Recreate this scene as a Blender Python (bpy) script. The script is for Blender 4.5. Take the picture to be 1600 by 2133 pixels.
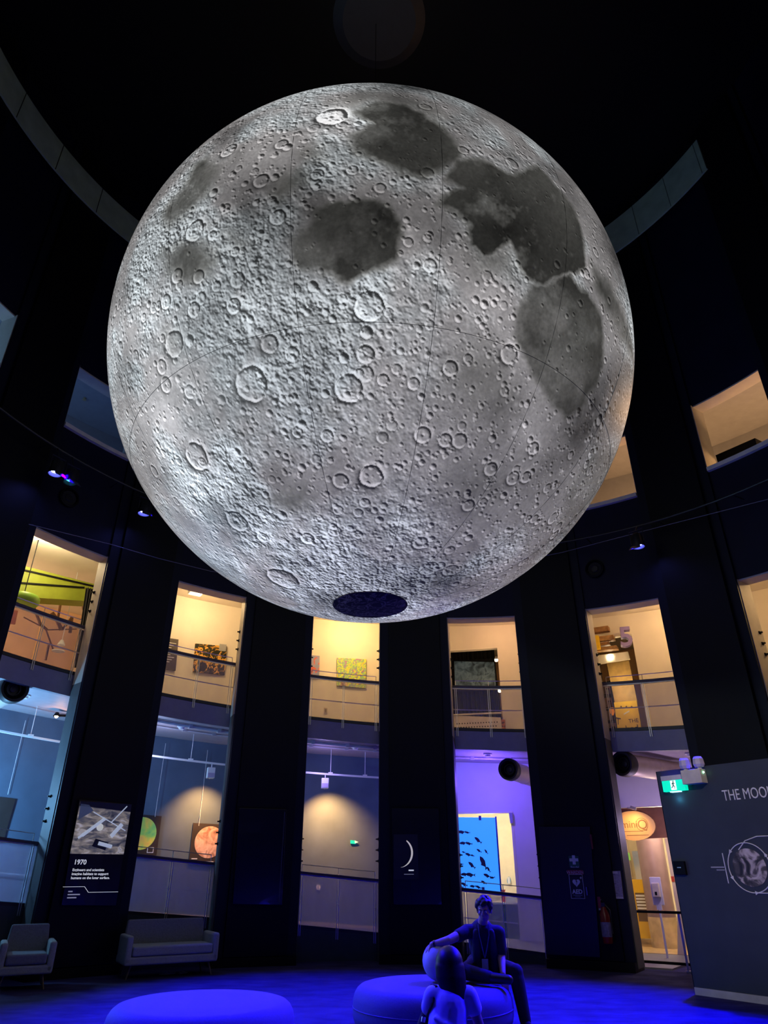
import bpy, bmesh, math, random
import numpy as np
from mathutils import Matrix, Vector

for o in list(bpy.data.objects): bpy.data.objects.remove(o, do_unlink=True)
scene = bpy.context.scene
COL = scene.collection
random.seed(7); RNG = np.random.default_rng(11)

# ------------------------------------------------------------------ camera
F_PX, VPY, CX, CY, CAM_H = 1410.0, -1580.0, 800.0, 1066.5, 1.5
PITCH = math.atan2(F_PX, CY - VPY)
cam_d = bpy.data.cameras.new('camera'); cam = bpy.data.objects.new('camera', cam_d); COL.objects.link(cam)
cam.location = (0, 0, CAM_H); cam.rotation_euler = (math.pi / 2 + PITCH, 0, 0)
cam_d.sensor_fit = 'HORIZONTAL'; cam_d.sensor_width = 36.0; cam_d.lens = 36.0 * F_PX / 1600.0
cam_d.clip_start = 0.05; cam_d.clip_end = 200
scene.camera = cam

# ------------------------------------------------------------------ world, exposure
w = bpy.data.worlds.new('world'); scene.world = w; w.use_nodes = True
w.node_tree.nodes['Background'].inputs[0].default_value = (0.10, 0.12, 0.35, 1)
w.node_tree.nodes['Background'].inputs[1].default_value = 0.01
vs = scene.view_settings
vs.view_transform = 'Standard'; vs.look = 'None'; vs.gamma = 1.0; vs.use_curve_mapping = False; vs.exposure = 0.0

# ------------------------------------------------------------------ geometry of the place
YC, R = 7.2, 7.9                      # drum: centre on y, inner radius
STEP, C0, HALF = 22.5, -51.3, 5.62    # sixteen bays
RG, RO = 8.40, 10.9                   # railing line, outer gallery wall
def cl(t): return max(-100.0, min(100.0, t))
def z_head(t): return 6.83 - .0093 * cl(t)
def z_sill3(t): return 9.15 - .0092 * cl(t)
def z_head3(t): return 10.78 - .0088 * cl(t)
def z_up(t): return 4.39 - .0107 * cl(t)        # upper ramp deck
def z_fb(t): return 3.99 - .0105 * cl(t)        # underside of its fascia
def z_low(t): return max(0.03, .40 - .0130 * cl(t))
def z_ceil2(t): return 7.60 - .0105 * cl(t)
def z_fl3(t): return 8.20 - .0105 * cl(t)
def z_ceil3(t): return 11.5 - .0105 * cl(t)
def z_pipe(t): return 8.25 - .0095 * cl(t)
def pol(t, r, z): a = math.radians(t); return (r * math.sin(a), YC + r * math.cos(a), z)
def ray(px, py):
    u = (px - CX) / F_PX; v = (CY - py) / F_PX
    return np.array([u, math.cos(PITCH) - v * math.sin(PITCH), math.sin(PITCH) + v * math.cos(PITCH)])
def cylhit(px, py, r):
    d = ray(px, py); a = d[0] ** 2 + d[1] ** 2; b = -d[1] * YC; c = YC * YC - r * r
    k = (-b + math.sqrt(b * b - a * c)) / a; P = d * k
    return math.degrees(math.atan2(P[0], P[1] - YC)), P[2] + CAM_H
def ground(px, py, z=0.0):
    d = ray(px, py); k = (z - CAM_H) / d[2]; return Vector((d[0] * k, d[1] * k, z))
def at_y(px, py, y):
    d = ray(px, py); k = y / d[1]; return Vector((d[0] * k, y, CAM_H + d[2] * k))

# ------------------------------------------------------------------ lights of the room
def lamp(kind, loc, energy, color, target=None, size=0.1, spot=60, blend=.5, sx=None, sy=None):
    l = bpy.data.lights.new('light', kind); l.energy = energy; l.color = color
    if kind == 'AREA':
        l.shape = 'RECTANGLE'; l.size = sx or size; l.size_y = sy or size
    else:
        l.shadow_soft_size = size
    if kind == 'SPOT': l.spot_size = math.radians(spot); l.spot_blend = blend
    o = bpy.data.objects.new('light', l); COL.objects.link(o); o.location = loc
    if target is not None:
        d = Vector(target) - Vector(loc); o.rotation_euler = d.to_track_quat('-Z', 'Y').to_euler()
    return o
BLUE = (0.006, 0.0, 1.0)
WARM = (1.0, 0.66, 0.30)
for (t, z, tx, ty, e, s) in [(-57.0, 8.30, -2.6, 7.6, 12500, 50), (-42.6, 8.18, -.8, 10.4, 10500, 50), (43.8, 7.35, 1.6, 9.4, 14500, 56), (62, 7.5, 2.8, 6.5, 10000, 56), (-100, 8.9, -1.8, 5.6, 8500, 40), (100, 7.2, 1.6, 4.6, 5500, 50)]:
    lamp('SPOT', pol(t, 7.28, z - .06), e, BLUE, (tx, ty, 0), .10, s, .8)
# unseen white spot, added to brighten the balloon's lower left
lamp('SPOT', pol(-118, 7.1, 4.2), 1200, (.84, .94, 1.0), (-1.8, 6.4, 6.2), .3, 60, .9)
lamp('SPOT', pol(66, 8.15, 8.9), 420, (1, .55, .25), (2.4, 6.6, 6.2), .15, 34, 1.0)   # unseen warm spot, added to tint the balloon's lower right
# upper gallery ceiling lamps (warm), one to each bay
for k, (e, c) in {-1: (60, WARM), 0: (85, (1, .78, .45)), 1: (95, WARM), 2: (95, (1, .64, .25)), 3: (30, (1, .56, .28)), 4: (46, (1, .62, .28)), 5: (70, (1, .62, .26)), 6: (60, WARM)}.items():
    t = C0 + STEP * k
    lamp('POINT', pol(t + 1.0, 9.75, z_ceil2(t) - .35), e, c, None, .12)
# third level: cool on one side, warm on the other
for k, (e, c) in {-1: (50, (.32, .62, 1)), 0: (12, (.14, .34, 1)), 1: (6, (.2, .4, 1)), 4: (105, (1, .52, .20)), 5: (120, (1, .52, .20)), 6: (60, WARM)}.items():
    t = C0 + STEP * k
    lamp('POINT', pol(t, 9.6, z_fl3(t) + 1.1), e, c, None, .15)
# lower gallery
for k, (e, c) in {-1: (40, (.55, .8, 1)), 0: (400, (.22, .56, 1)), 1: (16, (.55, .6, 1)), 2: (16, (.45, .35, 1)), 3: (95, (.16, .08, 1)), 4: (40, (.75, .55, 1)), 5: (30, WARM)}.items():
    t = C0 + STEP * k
    lamp('POINT', pol(t - 2.5, 9.6, z_fb(t) - (1.9 if k <= 0 else 1.3 if k == 4 else .5)), e, c, None, .15)

# ------------------------------------------------------------------ materials
MATS = {}
def mat(name, rgb, rough=.6, var=.12, scale=6.0, metal=0.0, emis=None, es=0.0, bump=0.0, coat=0.0, spec=.5):
    if name in MATS: return MATS[name]
    m = bpy.data.materials.new(name); m.use_nodes = True; n = m.node_tree.nodes; L = m.node_tree.links
    b = n['Principled BSDF']
    tc = n.new('ShaderNodeTexCoord'); nz = n.new('ShaderNodeTexNoise'); nz.inputs['Scale'].default_value = scale
    nz.inputs['Detail'].default_value = 5
    L.new(tc.outputs['Object'], nz.inputs['Vector'])
    rp = n.new('ShaderNodeValToRGB')
    rp.color_ramp.elements[0].position = .3; rp.color_ramp.elements[1].position = .7
    rp.color_ramp.elements[0].color = (*[c * (1 - var) for c in rgb], 1)
    rp.color_ramp.elements[1].color = (*[min(1, c * (1 + var)) for c in rgb], 1)
    L.new(nz.outputs['Fac'], rp.inputs['Fac']); L.new(rp.outputs['Color'], b.inputs['Base Color'])
    b.inputs['Roughness'].default_value = rough; b.inputs['Metallic'].default_value = metal
    b.inputs['Specular IOR Level'].default_value = spec
    if coat: b.inputs['Coat Weight'].default_value = coat
    if emis: b.inputs['Emission Color'].default_value = (*emis, 1); b.inputs['Emission Strength'].default_value = es
    if bump:
        bp = n.new('ShaderNodeBump'); bp.inputs['Strength'].default_value = bump; bp.inputs['Distance'].default_value = .02
        L.new(nz.outputs['Fac'], bp.inputs['Height']); L.new(bp.outputs['Normal'], b.inputs['Normal'])
    MATS[name] = m; return m
def ramp_mat(name, stops, scale=4.0, kind='noise', rough=.5, distort=0.0, emis=0.0, detail=6.0, stretch=(1, 1, 1)):
    """procedural print: noise (or gradient) through a colour ramp"""
    if name in MATS: return MATS[name]
    m = bpy.data.materials.new(name); m.use_nodes = True; n = m.node_tree.nodes; L = m.node_tree.links
    b = n['Principled BSDF']; tc = n.new('ShaderNodeTexCoord'); mp = n.new('ShaderNodeMapping')
    mp.inputs['Scale'].default_value = stretch; L.new(tc.outputs['Object'], mp.inputs['Vector'])
    if kind == 'noise':
        t = n.new('ShaderNodeTexNoise'); t.inputs['Scale'].default_value = scale; t.inputs['Detail'].default_value = detail
        t.inputs['Distortion'].default_value = distort; out = t.outputs['Fac']
    elif kind == 'voronoi':
        t = n.new('ShaderNodeTexVoronoi'); t.inputs['Scale'].default_value = scale; out = t.outputs['Distance']
    else:
        t = n.new('ShaderNodeTexGradient'); out = t.outputs['Fac']
    L.new(mp.outputs['Vector'], t.inputs['Vector'])
    r = n.new('ShaderNodeValToRGB'); cr = r.color_ramp
    while len(cr.elements) < len(stops): cr.elements.new(.5)
    for e, (p, c) in zip(cr.elements, stops): e.position = p; e.color = (*c, 1)
    L.new(out, r.inputs['Fac']); L.new(r.outputs['Color'], b.inputs['Base Color'])
    b.inputs['Roughness'].default_value = rough; b.inputs['Specular IOR Level'].default_value = .2
    if emis: L.new(r.outputs['Color'], b.inputs['Emission Color']); b.inputs['Emission Strength'].default_value = emis
    MATS[name] = m; return m
def glass_mat(name, tint, amount, rough=.1):
    if name in MATS: return MATS[name]
    m = bpy.data.materials.new(name); m.use_nodes = True; n = m.node_tree.nodes; L = m.node_tree.links
    out = n['Material Output']; b = n['Principled BSDF']
    b.inputs['Base Color'].default_value = (*tint, 1); b.inputs['Roughness'].default_value = rough
    tr = n.new('ShaderNodeBsdfTransparent'); mx = n.new('ShaderNodeMixShader')
    nz = n.new('ShaderNodeTexNoise'); nz.inputs['Scale'].default_value = 3
    mr = n.new('ShaderNodeMapRange'); mr.inputs['To Min'].default_value = amount * .85; mr.inputs['To Max'].default_value = amount * 1.15
    L.new(nz.outputs['Fac'], mr.inputs['Value']); L.new(mr.outputs['Result'], mx.inputs['Fac'])
    L.new(tr.outputs[0], mx.inputs[1]); L.new(b.outputs[0], mx.inputs[2]); L.new(mx.outputs[0], out.inputs['Surface'])
    MATS[name] = m; return m

# ------------------------------------------------------------------ mesh helpers
class MB:
    def __init__(s): s.v = []; s.f = []
    def add(s, vs, fs):
        o = len(s.v); s.v += [tuple(p) for p in vs]; s.f += [tuple(i + o for i in q) for q in fs]; return s
    def box(s, x0, x1, y0, y1, z0, z1):
        return s.add([(x0, y0, z0), (x1, y0, z0), (x1, y1, z0), (x0, y1, z0), (x0, y0, z1), (x1, y0, z1), (x1, y1, z1), (x0, y1, z1)],
                     [(0, 3, 2, 1), (4, 5, 6, 7), (0, 1, 5, 4), (1, 2, 6, 5), (2, 3, 7, 6), (3, 0, 4, 7)])
    def prism(s, poly, y0, y1):
        n = len(poly)
        return s.add([(x, y0, z) for x, z in poly] + [(x, y1, z) for x, z in poly],
                     [tuple(range(n)), tuple(range(2 * n - 1, n - 1, -1))] + [(i, i + n, (i + 1) % n + n, (i + 1) % n) for i in range(n)])
    def lathe(s, prof, seg=24, c=(0, 0, 0), axis='z'):
        vs = []; n = len(prof)
        for i in range(seg):
            a = 2 * math.pi * i / seg
            for r, h in prof:
                p = (r * math.cos(a), r * math.sin(a), h)
                if axis == 'y': p = (r * math.cos(a), h, r * math.sin(a))
                if axis == 'x': p = (h, r * math.cos(a), r * math.sin(a))
                vs.append((p[0] + c[0], p[1] + c[1], p[2] + c[2]))
        fs = []
        for i in range(seg):
            j = (i + 1) % seg
            for k in range(n - 1): fs.append((i * n + k, j * n + k, j * n + k + 1, i * n + k + 1))
        s.add(vs, fs)
        o = len(s.v) - len(vs)
        if prof[0][0] > 1e-6: s.f.append(tuple(o + i * n for i in range(seg)))
        if prof[-1][0] > 1e-6: s.f.append(tuple(o + i * n + n - 1 for i in range(seg - 1, -1, -1)))
        return s
    def tube(s, pts, r, seg=8, closed=False):
        pts = [Vector(p) for p in pts]; n = len(pts); rs = r if isinstance(r, (list, tuple)) else [r] * n
        vs = []
        for i, p in enumerate(pts):
            a = pts[(i - 1) % n] if (i or closed) else p; b = pts[(i + 1) % n] if (i < n - 1 or closed) else p
            d = (b - a).normalized(); u = d.cross(Vector((0, 0, 1)))
            if u.length < .05: u = d.cross(Vector((0, 1, 0)))
            u.normalize(); q = d.cross(u)
            for k in range(seg):
                g = 2 * math.pi * k / seg; vs.append(p + (u * math.cos(g) + q * math.sin(g)) * rs[i])
        fs = []
        for i in range(n if closed else n - 1):
            j = (i + 1) % n
            for k in range(seg): fs.append((i * seg + k, i * seg + (k + 1) % seg, j * seg + (k + 1) % seg, j * seg + k))
        if not closed: fs += [tuple(range(seg - 1, -1, -1)), tuple(range((n - 1) * seg, n * seg))]
        return s.add(vs, fs)
    def arc(s, t0, t1, r0, r1, zb, zt, n=None):
        """curved wall / slab about the drum axis; zb, zt numbers or functions of the angle"""
        n = n or max(2, int(abs(t1 - t0) / 1.5))
        fb = zb if callable(zb) else (lambda t: zb); ft = zt if callable(zt) else (lambda t: zt)
        vs = []
        for i in range(n + 1):
            t = t0 + (t1 - t0) * i / n
            vs += [pol(t, r0, fb(t)), pol(t, r1, fb(t)), pol(t, r1, ft(t)), pol(t, r0, ft(t))]
        fs = [(0, 1, 2, 3), (4 * n + 3, 4 * n + 2, 4 * n + 1, 4 * n)]
        for i in range(n):
            a = 4 * i; b = a + 4
            for k in range(4): fs.append((a + k, b + k, b + (k + 1) % 4, a + (k + 1) % 4))
        return s.add(vs, fs)
    def ell(s, c, r, seg=20, rings=12):
        rx, ry, rz = r if isinstance(r, (tuple, list)) else (r, r, r)
        vs = []
        for j in range(rings + 1):
            a = math.pi * j / rings
            for i in range(seg):
                b = 2 * math.pi * i / seg
                vs.append((c[0] + rx * math.sin(a) * math.cos(b), c[1] + ry * math.sin(a) * math.sin(b), c[2] + rz * math.cos(a)))
        fs = [(j * seg + i, (j + 1) * seg + i, (j + 1) * seg + (i + 1) % seg, j * seg + (i + 1) % seg) for j in range(rings) for i in range(seg)]
        return s.add(vs, fs)
def build(name, mb, m, parent=None, smooth=False, bevel=0, local=None):
    me = bpy.data.meshes.new(name); me.from_pydata(mb.v, [], mb.f); me.validate()
    bm = bmesh.new(); bm.from_mesh(me); bmesh.ops.remove_doubles(bm, verts=bm.verts, dist=1e-5)
    bmesh.ops.recalc_face_normals(bm, faces=bm.faces)
    if bevel:
        es = [e for e in bm.edges if len(e.link_faces) == 2 and e.calc_face_angle(0) > .5]
        bmesh.ops.bevel(bm, geom=es, offset=bevel, segments=3, affect='EDGES', profile=.5, clamp_overlap=True)
    bm.to_mesh(me); bm.free()
    if smooth:
        for p_ in me.polygons: p_.use_smooth = True
        me.set_sharp_from_angle(angle=math.radians(40 if smooth is True else smooth))
    me.materials.append(m)
    o = bpy.data.objects.new(name, me); COL.objects.link(o)
    if parent: o.parent = parent
    return o
def tag(o, label, cat, group=None, kind=None):
    if label: o['label'] = label
    if cat: o['category'] = cat
    if group: o['group'] = group
    if kind: o['kind'] = kind
    return o
def struct(name, mb, m, parent=None, **k):
    o = build(name, mb, m, parent, **k)
    if parent is None: o['kind'] = 'structure'
    return o
def thing(name, label, cat, loc, rotz=0.0, group=None):
    o = bpy.data.objects.new(name, None); COL.objects.link(o); o.empty_display_size = .1
    o.location = loc; o.rotation_euler = (0, 0, rotz); return tag(o, label, cat, group)
def wall_thing(name, label, cat, t, r, z, group=None):
    return thing(name, label, cat, pol(t, r, z), -math.radians(t), group)
def text(name, body, size, m, parent, loc, extrude=.004, align='LEFT', rot=(math.pi / 2, 0, 0), bold=0.0, sx=1.0, spacing=1.0):
    c = bpy.data.curves.new(name, 'FONT'); c.body = body; c.size = size; c.extrude = extrude; c.align_x = align; c.offset = bold
    c.space_character = spacing; c.resolution_u = 3
    tmp = bpy.data.objects.new(name + '_tmp', c); COL.objects.link(tmp)
    dg = bpy.context.evaluated_depsgraph_get(); me = bpy.data.meshes.new_from_object(tmp.evaluated_get(dg))
    bpy.data.objects.remove(tmp, do_unlink=True); me.materials.clear(); me.materials.append(m); me.name = name
    o = bpy.data.objects.new(name, me); COL.objects.link(o)
    o.parent = parent; o.location = loc; o.rotation_euler = rot; o.scale = (sx, 1, 1); return o
def copy_tree(o, parent=None):
    c = o.copy(); COL.objects.link(c); c.parent = parent
    for ch in list(o.children): copy_tree(ch, c)
    return c
# ================================================================== THE SETTING
navy = mat('navy_paint', (.0038, .0060, .0175), .5, .15, 1.5, bump=.05, spec=.2)
navy_panel = mat('navy_panel', (.0015, .0019, .0056), .5, .2, 1.2, spec=.18)
navy_spandrel = mat('navy_spandrel', (.0035, .0046, .021), .5, .15, 1.5, spec=.2)
black = mat('black_paint', (.0022, .0022, .0035), .6, spec=.2)
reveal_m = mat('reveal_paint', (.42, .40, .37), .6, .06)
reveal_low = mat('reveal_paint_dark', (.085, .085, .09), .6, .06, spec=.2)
cream = mat('cream_wall', (.78, .72, .62), .7, .04, 2)
white = mat('white_paint', (.80, .80, .80), .6, .03)
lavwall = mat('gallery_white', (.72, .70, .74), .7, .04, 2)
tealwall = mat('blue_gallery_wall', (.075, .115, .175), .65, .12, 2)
fascia_m = mat('fascia_grey', (.30, .30, .34), .55, .06)
soffit_m = mat('soffit_paint', (.42, .37, .40), .6, .06)
steel = mat('brushed_steel', (.62, .60, .58), .35, .08, 20, metal=.85)
dark_metal = mat('dark_metal', (.03, .03, .035), .4, .1, metal=.4)
rail_wood = mat('dark_handrail', (.06, .045, .055), .4, .2, 12)
wood = mat('timber', (.48, .27, .11), .5, .3, 9)
woodfloor = mat('timber_floor', (.45, .30, .14), .4, .25, 7)

# carpet with a little pile and streaks
def carpet_mat():
    m = bpy.data.materials.new('carpet'); m.use_nodes = True; n = m.node_tree.nodes; L = m.node_tree.links; b = n['Principled BSDF']
    tc = n.new('ShaderNodeTexCoord'); mp = n.new('ShaderNodeMapping'); mp.inputs['Scale'].default_value = (1.6, 2.6, 1)
    a = n.new('ShaderNodeTexNoise'); a.inputs['Scale'].default_value = 1.4; a.inputs['Detail'].default_value = 8
    c = n.new('ShaderNodeTexNoise'); c.inputs['Scale'].default_value = 160
    L.new(tc.outputs['Object'], mp.inputs['Vector']); L.new(mp.outputs['Vector'], a.inputs['Vector']); L.new(tc.outputs['Object'], c.inputs['Vector'])
    mx = n.new('ShaderNodeMath'); mx.operation = 'ADD'; k = n.new('ShaderNodeMath'); k.operation = 'MULTIPLY'; k.inputs[1].default_value = .5
    L.new(c.outputs['Fac'], k.inputs[0]); L.new(a.outputs['Fac'], mx.inputs[0]); L.new(k.outputs[0], mx.inputs[1])
    r = n.new('ShaderNodeValToRGB'); r.color_ramp.elements[0].position = .55; r.color_ramp.elements[1].position = 1.0
    r.color_ramp.elements[0].color = (.022, .020, .075, 1); r.color_ramp.elements[1].color = (.060, .055, .15, 1)
    L.new(mx.outputs[0], r.inputs['Fac']); L.new(r.outputs['Color'], b.inputs['Base Color'])
    b.inputs['Roughness'].default_value = .95; b.inputs['Specular IOR Level'].default_value = .1
    return m
fl = MB().lathe([(0.0001, -.2), (14.5, -.2), (14.5, 0), (0.0001, 0)], 96, (0, YC, 0))
struct('floor', fl, carpet_mat())
struct('ceiling', MB().lathe([(0.0001, 17.0), (8.6, 17.0), (8.6, 17.3), (0.0001, 17.3)], 96, (0, YC, 0)), black)
# round rose set in the ceiling above the balloon
struct('trim_1', MB().lathe([(0.0001, 16.93), (.75, 16.93), (.95, 16.995), (0.0001, 16.995)], 48, (-.1, YC + .35, 0)), mat('ceiling_rose', (.02, .02, .028), .5))

PIERS = {}
for k in range(-6, 10):
    c = C0 + STEP * k; a0 = c + HALF; a1 = c + STEP - HALF
    p = struct('wall_pier', MB().arc(a0, a1, R, R + .45, 0, 17.0, 8), navy); PIERS[k] = p
    build('panel', MB().arc(a0 + 1.5, a1 - 1.3, R - .09, R - .001, .16, 16.9, 6), navy_panel, p)
    build('plinth', MB().arc(a0, a1, R - .115, R - .002, 0.0, .14, 6), black, p)
    for s, e in ((a0, -1), (a1, 1)):      # pale linings of the two reveals
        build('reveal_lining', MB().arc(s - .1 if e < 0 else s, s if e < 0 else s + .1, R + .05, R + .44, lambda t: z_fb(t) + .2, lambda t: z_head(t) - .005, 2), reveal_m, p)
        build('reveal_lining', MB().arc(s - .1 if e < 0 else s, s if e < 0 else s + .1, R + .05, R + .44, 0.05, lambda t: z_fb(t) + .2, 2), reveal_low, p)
        build('reveal_lining', MB().arc(s - .1 if e < 0 else s, s if e < 0 else s + .1, R + .02, R + .44, z_sill3, z_head3, 2), reveal_m, p)
    sp = struct('wall_spandrel', MB().arc(c - HALF, c + HALF, R + .06, R + .42, z_head, z_sill3, 5), navy_spandrel)
    build('head_lining', MB().arc(c - HALF, c + HALF, R + .08, R + .42, lambda t: z_head(t) - .03, lambda t: z_head(t) - .001, 5), reveal_m, sp)
    sp = struct('wall_spandrel', MB().arc(c - HALF, c + HALF, R + .06, R + .42, z_head3, 17.0, 5), navy_spandrel)
    build('head_lining', MB().arc(c - HALF, c + HALF, R + .08, R + .42, lambda t: z_head3(t) - .03, lambda t: z_head3(t) - .001, 5), reveal_m, sp)
    # sill cap of the third-level opening
    build('sill_cap', MB().arc(c - HALF + .1, c + HALF - .1, R - .02, R + .42, lambda t: z_sill3(t) + .002, lambda t: z_sill3(t) + .09, 5), mat('sill_cream', (.7, .68, .6), .5), sp)

# decks, ceilings and the outer gallery walls
struct('floor_ramp_lower', MB().arc(-120, 36, 8.5, RO, lambda t: .0, z_low, 80), mat('ramp_vinyl', (.16, .16, .20), .5))
struct('wall_ramp_kerb', MB().arc(-120, 27, 8.36, 8.49, 0, z_low, 60), mat('kerb_teal', (.02, .035, .06), .5))
dk = struct('floor_ramp_upper', MB().arc(-180, 180, 8.5, 14.4, lambda t: z_fb(t) + .06, z_up, 160), soffit_m)
build('fascia', MB().arc(-180, 180, 8.38, 8.495, z_fb, lambda t: z_up(t) - .01, 160), fascia_m, dk)
struct('floor_level_three', MB().arc(-180, 180, R + .43, 14.4, z_ceil2, z_fl3, 160), cream)
level3 = mat('level_three_paint', (.30, .31, .36), .7, .05)
struct('ceiling_level_three', MB().arc(-180, 180, R + .43, 14.4, z_ceil3, lambda t: z_ceil3(t) + .2, 160), level3)
zs = lambda t: z_fb(t) + .059
def low_wall(a, b, zb, zt, m): return MB().arc(a, b, RO, RO + .15, zb, zt)
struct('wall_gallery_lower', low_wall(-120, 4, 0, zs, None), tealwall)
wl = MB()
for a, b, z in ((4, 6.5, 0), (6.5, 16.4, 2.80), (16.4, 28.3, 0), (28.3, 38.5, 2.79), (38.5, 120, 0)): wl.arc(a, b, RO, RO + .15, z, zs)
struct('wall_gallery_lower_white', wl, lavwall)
struct('wall_gallery_back', MB().arc(120, 240, RO, RO + .15, 0, 12, 40), navy)
zc = lambda t: z_ceil2(t) - .001
wu = MB()
for a, b, z in ((-120, -62, z_up), (-38, 6.5, z_up), (6.5, 16.1, 6.80), (16.1, 28.3, z_up), (28.3, 34.2, 6.72), (34.2, 54, z_up), (54, 66, 6.6), (66, 120, z_up)): wu.arc(a, b, RO, RO + .15, z, zc)
struct('wall_gallery_upper', wu, cream)
struct('wall_gallery_top', MB().arc(-120, 120, RO, RO + .15, z_fl3, lambda t: z_ceil3(t) - .001, 120), level3)
struct('wall_beyond_lower', MB().arc(-2, 60, 14.2, 14.4, 0, zs, 30), mat('yellow_room', (.85, .77, .58), .7, .05))
struct('wall_beyond_upper', MB().arc(-75, 75, 14.2, 14.4, z_up, zc, 60), mat('peach_wall', (.72, .47, .28), .7, .1, 2))
for t, z0, z1 in ((5.8, 0, zs), (19.5, 0, zs), (26.5, 0, zs), (41, 0, zs), (5.8, z_up, zc), (19.5, z_up, zc), (26.5, z_up, zc), (37.5, z_up, zc), (-64.5, z_up, zc), (-37, z_up, zc), (53, z_up, zc), (68, z_up, zc)):
    struct('wall_partition', MB().arc(t - .4, t + .4, RO + .16, 14.19, z0, z1, 2), cream)
# lit band that runs round the top of the drum
band_m = mat('grey_green_render', (.34, .46, .36), .8, .15, 3)
bd = struct('trim_2', MB().arc(-100, -52.8, R - .14, R - .095, 15.35, 16.2, 26), band_m)
for t in range(-98, -53, 9): build('band_joint', MB().arc(t, t + .12, R - .146, R - .1405, 15.35, 16.2, 1), black, bd)
bd = struct('trim_3', MB().arc(46, 70, R - .14, R - .095, 15.55, 16.6, 16), band_m)  # stops where shadow starts: the shade edge is built into its length
for t in range(48, 70, 7): build('band_joint', MB().arc(t, t + .12, R - .146, R - .1405, 15.55, 16.6, 1), mat('band_joint', (.12, .16, .14), .8), bd)

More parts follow.
